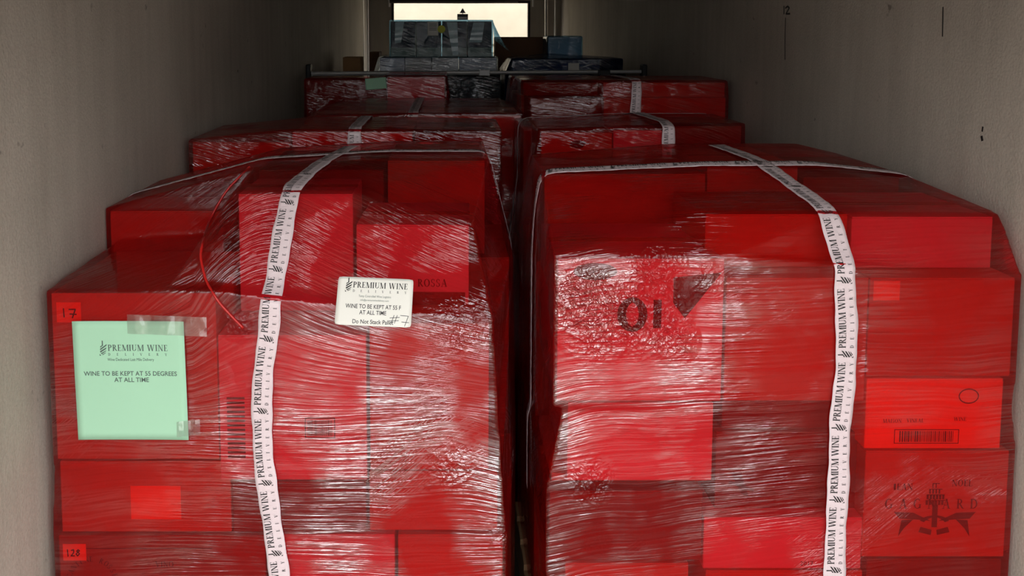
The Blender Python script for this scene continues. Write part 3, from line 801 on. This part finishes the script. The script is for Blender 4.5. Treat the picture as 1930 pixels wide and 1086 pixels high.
# ================================================================== tapes on the front loads
def sweep_x(xf, yc, zc, a0, a1, n=160, R=3.0):
    out = []
    for i in range(n + 1):
        a_ = math.radians(a0 + (a1 - a0) * i / n)
        d = Vector((0, -math.cos(a_), math.sin(a_)))
        c = Vector((0, yc, zc)); 
        o_ = c + d * R
        out.append((o_, -d))
    return out
def front_top(xz, y_front, z_lo, z_top, x_top0, x_top1, y_top1, top_z=2.4, edge=None):
    """rays for a strip that climbs the front at x = xz(z) and then runs back over the top"""
    out = []
    n = 110
    for i in range(n + 1):
        z = z_lo + (z_top - z_lo) * i / n
        out.append((Vector((xz(z), 0.5, z)), Vector((0, 1, 0))))
    y0_ = edge
    for i in range(1, 61):
        k = i / 60
        out.append((Vector((x_top0 + (x_top1 - x_top0) * k, y0_ + (y_top1 - y0_) * k, top_z)), Vector((0, 0, -1))))
    return out
def lerp_tab(tab):
    def f(z):
        if z <= tab[0][0]: return tab[0][1]
        for (z0, x0), (z1, x1) in zip(tab, tab[1:]):
            if z <= z1: return x0 + (x1 - x0) * (z - z0) / (z1 - z0)
        return tab[-1][1]
    return f
def tabz(pix, Yf):
    t_ = []
    for (px, py) in pix:
        y_ = Yf(py); p = at(px, py, y_); t_.append((p.z, p.x))
    return lerp_tab(sorted(t_))
Lx = tabz([(529, 1086), (511, 960), (497, 860), (494, 760), (497, 700), (508, 620), (522, 520), (536, 440), (550, 366)], lambda y: 2.23 if y > 600 else 2.23 + .21 * (600 - y) / 234)
Rx = tabz([(1571, 1086), (1573, 1000), (1578, 900), (1580, 800), (1592, 700), (1594, 610), (1590, 540), (1580, 480), (1558, 406)], lambda y: 2.21 if y > 524 else 2.21 + .10 * (524 - y) / 120)
tape(bL, front_top(Lx, 0, .25, I.z1 + .004, Lx(I.z1), -.335, 3.10, edge=2.445), 'white printed tape running up the front left load past the green notice', phase=.135, width=.052)
tape(bR, front_top(Rx, 0, .25, RJ.z1 + .004, Rx(RJ.z1), .93, 3.12, edge=2.325), 'white printed tape running up the front right load', phase=.10, width=.054)
def cross(y0_, y1_, xc, zc, a0, a1, n=170, R=2.5):
    out = []
    for i in range(n + 1):
        k = i / n; a_ = math.radians(a0 + (a1 - a0) * k)
        d = Vector((-math.cos(a_), 0, math.sin(a_))); o_ = Vector((xc, y0_ + (y1_ - y0_) * k, zc)) + d * R
        out.append((o_, -d))
    return out
tape(bL, cross(2.92, 2.92, -.40, .9, 0, 180), 'white printed tape crossing over the top of the front left load', phase=.05)
tape(bR, cross(2.70, 2.73, .83, .9, -35, 180), 'white printed tape arching over the left shoulder of the front right load', phase=.07)

# ================================================================== papers
def pwd(cx_, y, k):     # the carrier's heading
    return logo(cx_ - k * .53, y - k * .075, k * .235) + serif_text('PREMIUM WINE', cx_ - k * .405, y, k * .098, width=k * .92) + serif_text('DELIVERY', cx_ - k * .40, y - k * .075, k * .042, width=k * .90)
gp = paper('green_notice', bL, [(136, 597), (349, 598), (358, 834), (149, 834)], PAPERG,
    'mint green paper notice taped to the front left load', 'notice', .282, .311, [
    ('lettering', rot2(pwd(.012, .078, .166) , math.radians(0)) + sans_text('Wine Dedicated Last Mile Delivery', .002, .052, .0075, width=.118) +
     sans_text('WINE TO BE KEPT AT 55 DEGREES', .0, .0135, .0115, width=.236, bold=.012) + sans_text('AT ALL TIME', .002, -.003, .0115, width=.088, bold=.012), INKG)], curl=.004, skew=True)
wl_ = paper('white_label', bL, [(638, 525), (781, 532), (777, 622), (633, 617)], LABELW,
    'white rectangular label stuck between the tape and the ROSSA carton', 'label', .192, .122, [
    ('lettering', pwd(.004, .034, .152), INK),
    ('lettering', sans_text('Temp Controlled Wine Logistics', 0, .0105, .0055, width=.082) + sans_text('info@premiumwinedelivery.com', 0, .001, .0045, width=.072), INKG),
    ('lettering', sans_text('WINE TO BE KEPT AT 55 F', -.002, -.018, .0105, width=.140, bold=.008) + sans_text('AT ALL TIME', -.002, -.033, .0105, width=.068, bold=.008) + sans_text('Do Not Stack Pallet', 0, -.056, .0105, width=.103, bold=.008), INK),
    ('handwriting', strokes([[(.052, -.032), (.046, -.052)], [(.060, -.032), (.054, -.052)], [(.042, -.039), (.066, -.037)], [(.040, -.047), (.064, -.045)], [(.068, -.032), (.088, -.033), (.080, -.058)], [(.072, -.048), (.090, -.049)]], .0013), INK)], curl=.001, rounded=.007)
# clear adhesive strips holding the notice
CLEAR = NT('clear_tape'); g_ = CLEAR.n('BsdfGlossy', i_Roughness=.12); t0_ = CLEAR.n('BsdfTransparent'); n0_ = CLEAR.n('TexNoise', i_Scale=14.0, i_Vector=CLEAR.n('TexCoord').outputs['Object']); b0_ = CLEAR.n('Bump', i_Strength=.9, i_Distance=.012, i_Height=n0_.outputs['Fac'])
CLEAR.t.links.new(b0_.outputs[0], g_.inputs['Normal'])
CLEAR = CLEAR.fin(CLEAR.n('MixShader', i_0=.16, i_1=t0_.outputs[0], i_2=g_.outputs[0]).outputs[0])
for lab, px, py, ww, hh, an in (('clear tape strip across the top of the green notice', 320, 608, .20, .05, -.04), ('clear tape strip at the bottom right of the green notice', 360, 800, .06, .04, .1)):
    p = at(px, py, Y1); yy = gp.location.y - .009
    bm = bmesh.new(); N_ = 10
    g = [[bm.verts.new((p.x + (i / N_ - .5) * ww * math.cos(an), yy - .001 * math.sin(i * 1.7), p.z + (j - .5) * hh + (i / N_ - .5) * ww * math.sin(an))) for i in range(N_ + 1)] for j in (0, 1)]
    for i in range(N_): bm.faces.new((g[0][i], g[0][i + 1], g[1][i + 1], g[1][i]))
    o = link('adhesive_tape', bm_mesh('adhesive_tape', bm), CLEAR, None, p); tag(o, lab, 'tape', 'clear strips on the green notice')
    m_ = o.modifiers.new('thickness', 'SOLIDIFY'); m_.thickness = .0004

# ================================================================== REAR LOADS
def load(cs, groups, origin, label, voxel=.011, mat=None):
    return build_film('red_stretch_film', groups, mat or FILM_B, origin, label, voxel=voxel, pad=.014, smooth=3)
# second row left
s1 = carton(-1.0, -.62, .70, 1.47, 3.50, .5, KRAFT, 'carton on the wall side of the second load on the left')
s0 = carton(-1.0, .20, ZP, .698, 3.50, .9, KRAFT, 'low wide carton at the base of the second load on the left')
s2 = carton(-.61, -.14, .70, at(0, 250, 3.50).z, 3.50, .5, KRAFT, 'carton under the tape on the second load on the left')
s3 = carton(-.13, .195, .70, at(0, 252, 3.50).z, 3.50, .45, KRAFTD, 'carton on the aisle side of the second load on the left')
s4 = carton(-.90, .10, .70, 1.41, 4.01, .35, KRAFT, 'rear carton of the second load on the left')
pallet(-1.0, .2, 3.5, 4.4, 'wooden pallet under the second load on the left')
cprint(s3, [quad(.02, s3.h - .09, .07, s3.h - .03), quad(.20, s3.h - .10, .25, s3.h - .04)], ORANGE, 'orange_label')
f, b = load(None, [[s0], [s1, s2, s0], [s2, s3, s0], [s1, s2, s3], [s4, s2, s3], [s4, s1]], (-.4, 3.9, 0), 'red stretch film around the second load on the left, behind the front one')
xx = at(668, 260, 3.48).x
tape(b, front_top(lambda z: xx, 0, 1.2, s2.z1 + .004, xx, xx, 4.3, edge=3.505), 'white printed tape over the second load on the left', phase=.02)
sc_ = cpx(316, 460, 342, 0, 3.27, .17, KRAFT, 'narrow carton wedged by the wall between the first two left loads', z0=0.001)
# second row right
t0 = carton(.30, 1.20, ZP, .898, 3.60, .85, KRAFT, 'low wide carton at the base of the second load on the right')
t1 = carton(at(1022, 0, 3.6).x, at(1158, 0, 3.6).x, .90, at(0, 250, 3.6).z, 3.60, .4, KRAFT, 'carton with a dark oval mark on the second load on the right')
t2 = carton(at(1160, 0, 3.6).x, at(1254, 0, 3.6).x, .90, at(0, 246, 3.6).z, 3.60, .4, WHITEB, 'pale carton with upside-down letters on the second load on the right')
t3 = carton(.88, 1.19, .90, at(0, 240, 3.6).z, 3.64, .4, KRAFTD, 'dark carton on the wall side of the second load on the right')
t4 = carton(.34, 1.19, .90, at(0, 242, 4.1).z, 4.06, .38, KRAFT, 'rear carton of the second load on the right')
pallet(.3, 1.2, 3.6, 4.5, 'wooden pallet under the second load on the right')
u, v = px2face(t1, 1090, 272)
cprint(t1, [[(u + .035 * math.cos(a * .4), v + .016 * math.sin(a * .4)) for a in range(1, 14)]], name='oval_mark')
u, v = px2face(t2, 1215, 283)
cprint(t2, rot2(serif_text('VOVAITI', u - .1, v, .02), math.pi, (u - .02, v)))
f, b = load(None, [[t0], [t1, t0], [t2, t1], [t2, t3, t0], [t4, t1, t2], [t4, t3, t2]], (.75, 4.0, 0), 'red stretch film around the second load on the right, behind the front one')
xx = at(1262, 280, 3.56).x
tape(b, front_top(lambda z: xx, 0, 1.2, t3.z1 + .004, xx, xx - .05, 4.40, edge=3.64), 'white printed tape over the second load on the right', phase=.04)
tape(b, cross(4.15, 4.15, .75, .9, 0, 180), 'white printed tape across the back of the second load on the right', phase=.05)
# third row left
Y3 = 4.5
w0 = carton(-.68, .33, ZP, .998, Y3, .95, KRAFT, 'low wide carton at the base of the third load on the left')
w1 = cpx(584, 760, 224, 0, Y3, .5, CREAM, 'carton left of the tape on the third load on the left', z0=1.0)
w2 = cpx(764, 982, 218, 0, Y3, .5, KRAFT, 'carton right of the tape on the third load on the left', z0=1.0)
w3 = carton(-.60, .30, 1.0, 1.49, Y3 + .52, .40, KRAFTD, 'rear carton of the third load on the left')
pallet(-.68, .35, Y3, Y3 + .95, 'wooden pallet under the third load on the left')
f, b = load(None, [[w0], [w1, w2, w0], [w3, w1, w2, w0]], (-.15, Y3 + .4, 0), 'red stretch film around the third load on the left')
xx = at(779, 230, Y3).x
tape(b, front_top(lambda z: xx, 0, 1.25, w2.z1 + .004, xx, xx + .01, 5.38, edge=Y3 + .01), 'white printed tape over the third load on the left', phase=.03)
# third row right
v0 = carton(.385, 1.39, ZP, .998, Y3, .95, KRAFT, 'low wide carton at the base of the third load on the right')
v1 = cpx(1000, 1134, 186, 0, Y3 + .06, .4, KRAFTD, 'dark carton on the aisle side of the third load on the right', z0=1.0)
v2 = cpx(1138, 1368, 184, 0, Y3, .44, KRAFT, 'hatched carton under the tape on the third load on the right', z0=1.0)
v3 = carton(v2.x0, v2.x1, v2.z1 + .001, at(0, 156, Y3 + .02).z, Y3 + .02, .42, KRAFT, 'top carton of the third load on the right, beside the wall')
v4 = carton(.385, v2.x0 - .01, v2.z1 + .001, at(0, 156, Y3 + .1).z, Y3 + .12, .40, KRAFTD, 'top carton on the aisle side of the third load on the right')
v5 = carton(.385, 1.38, 1.0, 1.55, Y3 + .54, .40, KRAFT, 'rear carton of the third load on the right')
v1b = carton(.385, v2.x0 - .01, v1.z1, v2.z1, Y3 + .12, .40, KRAFTD, 'thin filler carton inside the third load on the right', tape=False) if v2.z1 - v1.z1 > .02 else None
pallet(.36, 1.39, Y3, Y3 + .95, 'wooden pallet under the third load on the right')
f, b = load(None, [[v0], [v1, v2, v0], [v2, v3], [v3, v4], [v4, v1], [v5, v3, v4, v0]], (.87, Y3 + .4, 0), 'red stretch film around the third load on the right')
xx = at(1196, 190, Y3).x
tape(b, front_top(lambda z: xx + .06 * (z - 1.5), 0, 1.25, v3.z1 + .004, xx + .01, xx - .10, 5.40, edge=Y3 + .03), 'white printed tape over the third load on the right', phase=.06)
# fourth row
Y4 = 5.62
q0 = carton(-.89, .06, ZP, 1.0, Y4, .85, KRAFT, 'low wide carton at the base of the fourth load on the left')
q1 = cpx(577, 728, 151, 0, Y4, .22, KRAFTD, 'dark carton under the green paper on the fourth load on the left', z0=1.001)
q2 = cpx(730, 838, 146, 0, Y4, .5, WHITEB, 'glossy carton on the aisle side of the fourth load on the left', z0=1.001)
pallet(-.89, .06, Y4, Y4 + .85, 'wooden pallet under the fourth load on the left')
f, b = load(None, [[q0], [q1, q0], [q2, q0]], (-.4, Y4 + .4, 0), 'red stretch film around the fourth load on the left')
paper('green_paper', b, [(690, 152), (727, 147), (727, 165), (690, 166)], PAPERG, 'small green paper on the fourth load on the left', 'notice', .13, .07, None)
q3 = carton(.38, 1.30, ZP, 1.0, Y4, .85, KRAFT, 'low wide carton at the base of the fourth load on the right')
q4 = cpx(966, 1118, 148, 0, Y4, .2, KRAFTD, 'carton on the aisle side of the fourth load on the right', z0=1.001)
pallet(.38, 1.30, Y4, Y4 + .85, 'wooden pallet under the fourth load on the right')
f, b = load(None, [[q3], [q4, q3]], (.8, Y4 + .4, 0), 'red stretch film around the fourth load on the right')

# ================================================================== load bar
YBAR = 6.69
pL, pR = at(580, 139, YBAR), at(1205, 135, YBAR)
bar = bpy.data.objects.new('load_bar', None); COL.objects.link(bar); bar.location = ((XL + XR) / 2, YBAR, pL.z)
tag(bar, 'steel load bar spanning the truck from wall to wall', 'load bar')
zz = .5 * (pL.z + pR.z) - pL.z; hw = (XR - XL) / 2
bm = bmesh.new(); add_tube(bm, [(-hw + .03, 0, zz - .008), (.1, 0, zz)], .017, 12); me = bm_mesh('outer_tube', bm); link('outer_tube', me, SHINY, bar)
bm = bmesh.new(); add_tube(bm, [(.08, 0, zz), (hw - .03, 0, zz + .008)], .013, 12); link('inner_tube', bm_mesh('inner_tube', bm), SHINY, bar)
bm = bmesh.new(); add_box(bm, .02, .10, -.025, .025, zz - .022, zz + .022, .005); link('ratchet', bm_mesh('ratchet', bm), CHROME, bar)
bm = bmesh.new(); add_box(bm, .9, .99, -.02, .02, zz - .018, zz + .02, .004); link('clamp', bm_mesh('clamp', bm), BLACKP, bar)
for sgn in (-1, 1):
    bm = bmesh.new(); add_box(bm, sgn * hw - .035 * (sgn > 0), sgn * hw + .035 * (sgn < 0), -.05, .05, -.07, .07, .008); link('end_pad', bm_mesh('end_pad', bm), BLACKP, bar)

# ================================================================== blue wrapped loads behind the bar
FILM_C = film_mat('blue_clear_stretch_film', (0.50, 0.72, 0.86), srgb(60, 96, 120), .3, .5, .8, 1.4, seed=21, opac=.06, gloss=1.6, shine=.5, band=.2)
FILM_W = film_mat('clear_stretch_film', (0.84, 0.90, 0.96), srgb(120, 140, 160), .1, .2, .8, 1.4, seed=25, opac=.05, gloss=1.6, shine=1.1, band=.2)
FILM_D = film_mat('dark_blue_stretch_film', (0.12, 0.22, 0.42), srgb(20, 44, 90), .3, .5, .8, 1.4, seed=31, opac=.3, gloss=1.6, band=.2)
Y5 = 7.0
lz0 = at(0, 138, Y5).z
base5 = carton(at(706, 0, Y5).x, at(944, 0, Y5).x, ZP, lz0 - .002, Y5 + .02, .8, BLACKB, 'black base carton of the clear wrapped load behind the load bar')
pallet(base5.x0, base5.x1, Y5, Y5 + .85, 'wooden pallet under the clear wrapped load')
row = []
for i, (a_, b_) in enumerate(((716, 762), (764, 813), (815, 864), (866, 936))):
    row.append(cpx(a_, b_, 109, 0, Y5, .5, (GREYB, WHITEB, WHITEB, GREYB)[i], ('silver grey carton at the left end of the low row behind the load bar', 'second pale carton from the left in the low row behind the load bar', 'third pale carton from the left in the low row behind the load bar', 'wide grey carton at the right end of the low row behind the load bar')[i], z0=lz0, tape=False, group='low row of cartons behind the load bar'))
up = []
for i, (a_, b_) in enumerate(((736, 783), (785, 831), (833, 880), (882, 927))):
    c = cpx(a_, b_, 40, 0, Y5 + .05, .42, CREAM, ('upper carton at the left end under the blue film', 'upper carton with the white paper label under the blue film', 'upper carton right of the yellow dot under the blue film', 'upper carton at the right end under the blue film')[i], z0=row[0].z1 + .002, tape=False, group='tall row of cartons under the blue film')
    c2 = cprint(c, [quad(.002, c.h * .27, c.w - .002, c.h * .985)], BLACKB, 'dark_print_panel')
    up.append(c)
fC, bC = build_film('clear_stretch_film', [row, [base5], row[:2] + [base5]], FILM_W, (-.1, Y5 + .3, 0), 'clear film over the pale low cartons behind the load bar', voxel=.012, group='blue and clear films behind the load bar')
fD, bD = build_film('blue_stretch_film', [up], FILM_C, (-.1, Y5 + .3, 0), 'blue tinted film over the tall cartons in front of the bright opening', voxel=.012, group='blue and clear films behind the load bar')
paper('white_label', bD, [(806, 41), (826, 41), (826, 67), (806, 67)], LABELW, 'white paper label on the blue wrapped cartons, left of the yellow dot', 'label', .085, .11, [('lettering', [quad(-.03, .035 - .012 * k, .03, .039 - .012 * k) for k in range(5)], INKG)])
hd = cam_ray(bD, 832, 55)[0]
bm = bmesh.new(); add_tube(bm, [(hd.x, hd.y - .006, hd.z), (hd.x, hd.y - .004, hd.z)], .030, 20)
tag(link('round_sticker', bm_mesh('round_sticker', bm), YELLOW, None, hd), 'bright yellow round sticker on the blue wrapped cartons', 'sticker')
# pale ribbons painted as the glare on the blue film
STRIP = simple('painted_glare', srgb(200, 226, 240), .18, 0, .3, 30, .6, 25)
for lab, pp in (('pale strip painted as glare on the left of the blue wrapped cartons', [(745, 42), (762, 40), (756, 80), (744, 82)]), ('pale strip painted as glare beside the yellow dot', [(842, 42), (862, 42), (864, 103), (853, 104)]), ('pale strip painted as glare on the right of the blue wrapped cartons', [(892, 43), (913, 42), (908, 80), (884, 80)])):
    vs = []
    for k in range(9):
        t_ = k / 8
        for (p0, p1) in (((pp[0]), (pp[3])), ((pp[1]), (pp[2]))):
            px_ = p0[0] + (p1[0] - p0[0]) * t_; py_ = p0[1] + (p1[1] - p0[1]) * t_
            h = cam_ray(bD, px_, py_)
            q = (h[0] if h[0] else at(px_, py_, Y5)) + Vector((0, -.006 - .003 * math.sin(k * 1.7), 0)); vs.append(q)
    o = link('glare_strip', mesh('glare_strip', vs, [(2 * k, 2 * k + 1, 2 * k + 3, 2 * k + 2) for k in range(8)]), STRIP, None, vs[8])
    tag(o, lab, 'film strip', 'painted glare strips on the blue wrapped cartons'); m_ = o.modifiers.new('thickness', 'SOLIDIFY'); m_.thickness = .001
# warning sign standing on top: black triangle over black and white plate
p = at(872, 36, Y5 + .1)
sg = bpy.data.objects.new('warning_sign', None); COL.objects.link(sg); sg.location = (p.x, Y5 + .12, up[0].z1 + .012)
tag(sg, 'small dark triangular warning sign on top of the blue wrapped cartons', 'sign')
bm = bmesh.new(); add_box(bm, -.003, .003, -.002, .002, .04, .056); add_box(bm, -.042, .042, -.003, .003, .0, .045); link('plate', bm_mesh('plate', bm), BLACKP, sg)
bm = bmesh.new(); add_box(bm, -.036, .036, -.005, -.003, .004, .022); link('white_stripe', bm_mesh('white_stripe', bm), LABELW, sg)
bm = bmesh.new(); vs = [bm.verts.new((x_, y_, z_)) for y_ in (-.004, .004) for (x_, z_) in ((-.024, .052), (.024, .052), (0, .092))]
bm.faces.new(vs[:3]); bm.faces.new(vs[3:][::-1])
for i in range(3): bm.faces.new((vs[i], vs[(i + 1) % 3], vs[3 + (i + 1) % 3], vs[3 + i]))
link('triangle', bm_mesh('triangle', bm), BLACKP, sg)
# right side behind bar
rz0 = at(0, 140, Y5).z
b6 = carton(at(956, 0, Y5).x, at(1180, 0, Y5).x, ZP, rz0 - .002, Y5 + .02, .9, BLACKB, 'black base carton of the dark blue wrapped load behind the load bar')
pallet(b6.x0, b6.x1, Y5, Y5 + .9, 'wooden pallet under the dark blue wrapped load')
r1 = cpx(966, 1130, 113, 0, Y5, .45, GREYB, 'long grey carton wrapped in dark blue film behind the load bar', z0=rz0, tape=False)
r2 = cpx(1133, 1172, 113, 0, Y5 + .03, .45, BLACKB, 'black carton at the wall end of the dark blue wrapped load', z0=rz0, tape=False)
r3 = cpx(1033, 1096, 70, 0, Y5 + .3, .3, GREYB, 'small grey carton on top of the dark blue wrapped load', z0=r1.z1 + .02, tape=False)
r3b = cpx(1030, 1100, 112, 0, Y5 + .5, .3, BLACKB, 'black carton under the small grey carton', z0=rz0, tape=False)
r4 = cpx(934, 1026, 70, 0, Y5 + .95, .3, KRAFTD, 'brown carton at the back between the two blue wrapped loads', z0=.001, tape=False)
fE, bE = build_film('dark_blue_stretch_film', [[r1, r2], [b6], [(r3.x0, Y5 + .3, r1.z1 + .045), (r3.x1, Y5 + .3, r1.z1 + .02), (r3.x0, Y5 + .6, r1.z1 + .02), (r3.x1 + .06, Y5 + .6, r1.z1 + .02), r1, r2], [b6, r1]], FILM_D, (.9, Y5 + .3, 0), 'dark blue film over the long grey carton behind the load bar', voxel=.012, group='blue and clear films behind the load bar')
fF, bF = build_film('dark_blue_stretch_film', [[r3]], FILM_C, (.9, Y5 + .3, 0), 'blue film around the small grey top carton near the right wall', voxel=.012, group='blue and clear films behind the load bar')
paper('white_label', bE, [(1071, 119), (1091, 119), (1091, 136), (1071, 136)], LABELW, 'white paper label on the dark blue wrapped load', 'label', .085, .07, None)
# veil of blue film sagging from the tall cartons to the right
vs, fs = [], []
p0, p1, p2 = at(928, 38, Y5 + .1), at(932, 76, Y5 + .3), at(975, 108, Y5 + .2)
for i in range(13):
    t_ = i / 12
    a_ = p0.lerp(p2, t_) + Vector((0, 0, -.05 * math.sin(math.pi * t_))); b_ = p1.lerp(p2, t_)
    for k in range(7): vs.append(a_.lerp(b_, k / 6) + Vector((0, .01 * math.sin(k * 2.1 + i), 0)))
for i in range(12):
    for k in range(6): fs.append((i * 7 + k, i * 7 + k + 1, i * 7 + k + 8, i * 7 + k + 7))
o = link('film_veil', mesh('film_veil', vs, fs), FILM_C, None, p0); tag(o, 'loose veil of blue film hanging right of the tall wrapped cartons', 'stretch film')
m_ = o.modifiers.new('thickness', 'SOLIDIFY'); m_.thickness = .0006
# small brown boxes at the left wall
c = carton(at(645, 0, 8.2).x, at(678, 0, 8.2).x, .001, at(0, 108, 8.2).z, 8.2, .3, KRAFT, 'tall brown carton standing left of the chrome post', tape=True)
c = carton(at(696, 0, 8.6).x, at(714, 0, 8.6).x, .001, at(0, 98, 8.6).z, 8.6, .3, KRAFTD, 'narrow brown carton between chrome post and the pale low row', tape=False)

# ================================================================== marks on the walls
def wall_marks(name, qs, xw, sgn, label, cat):
    """marks drawn on a side wall: (y, z) outlines"""
    vs, fs = flat(qs, lambda y, z: Vector((xw + sgn * .0012, y, z)))
    o = link(name, mesh(name, vs, fs), INK, None, vs[0]); tag(o, label, cat)
    m_ = o.modifiers.new('thickness', 'SOLIDIFY'); m_.thickness = .0006; m_.offset = 0
def on_r(px, py):
    d = ray(px, py); k = XR / d.x; return (d.y * k, CAMZ + d.z * k)
def wline(pix, w): return strokes([[on_r(*p) for p in pix]], w)
wall_marks('handwritten_number', wline([(1478, 12), (1478, 26)], .008) + wline([(1481, 15), (1485, 12), (1488, 15), (1482, 26), (1489, 26)], .008), XR, -1, 'handwritten number 12 in black on the right wall', 'wall mark')
wall_marks('black_streak', wline([(1481, 34), (1480, 70), (1480, 112)], .006), XR, -1, 'thin black vertical streak below the number 12', 'wall mark')
wall_marks('black_streak', wline([(1778, 14), (1777, 68)], .005), XR, -1, 'short black vertical streak near the top right of the wall', 'wall mark')
wall_marks('black_streak', wline([(1853, 240), (1852, 247)], .006) + wline([(1851, 258), (1852, 264)], .009), XR, -1, 'two tiny dark specks on the right wall above the front right load', 'wall mark')
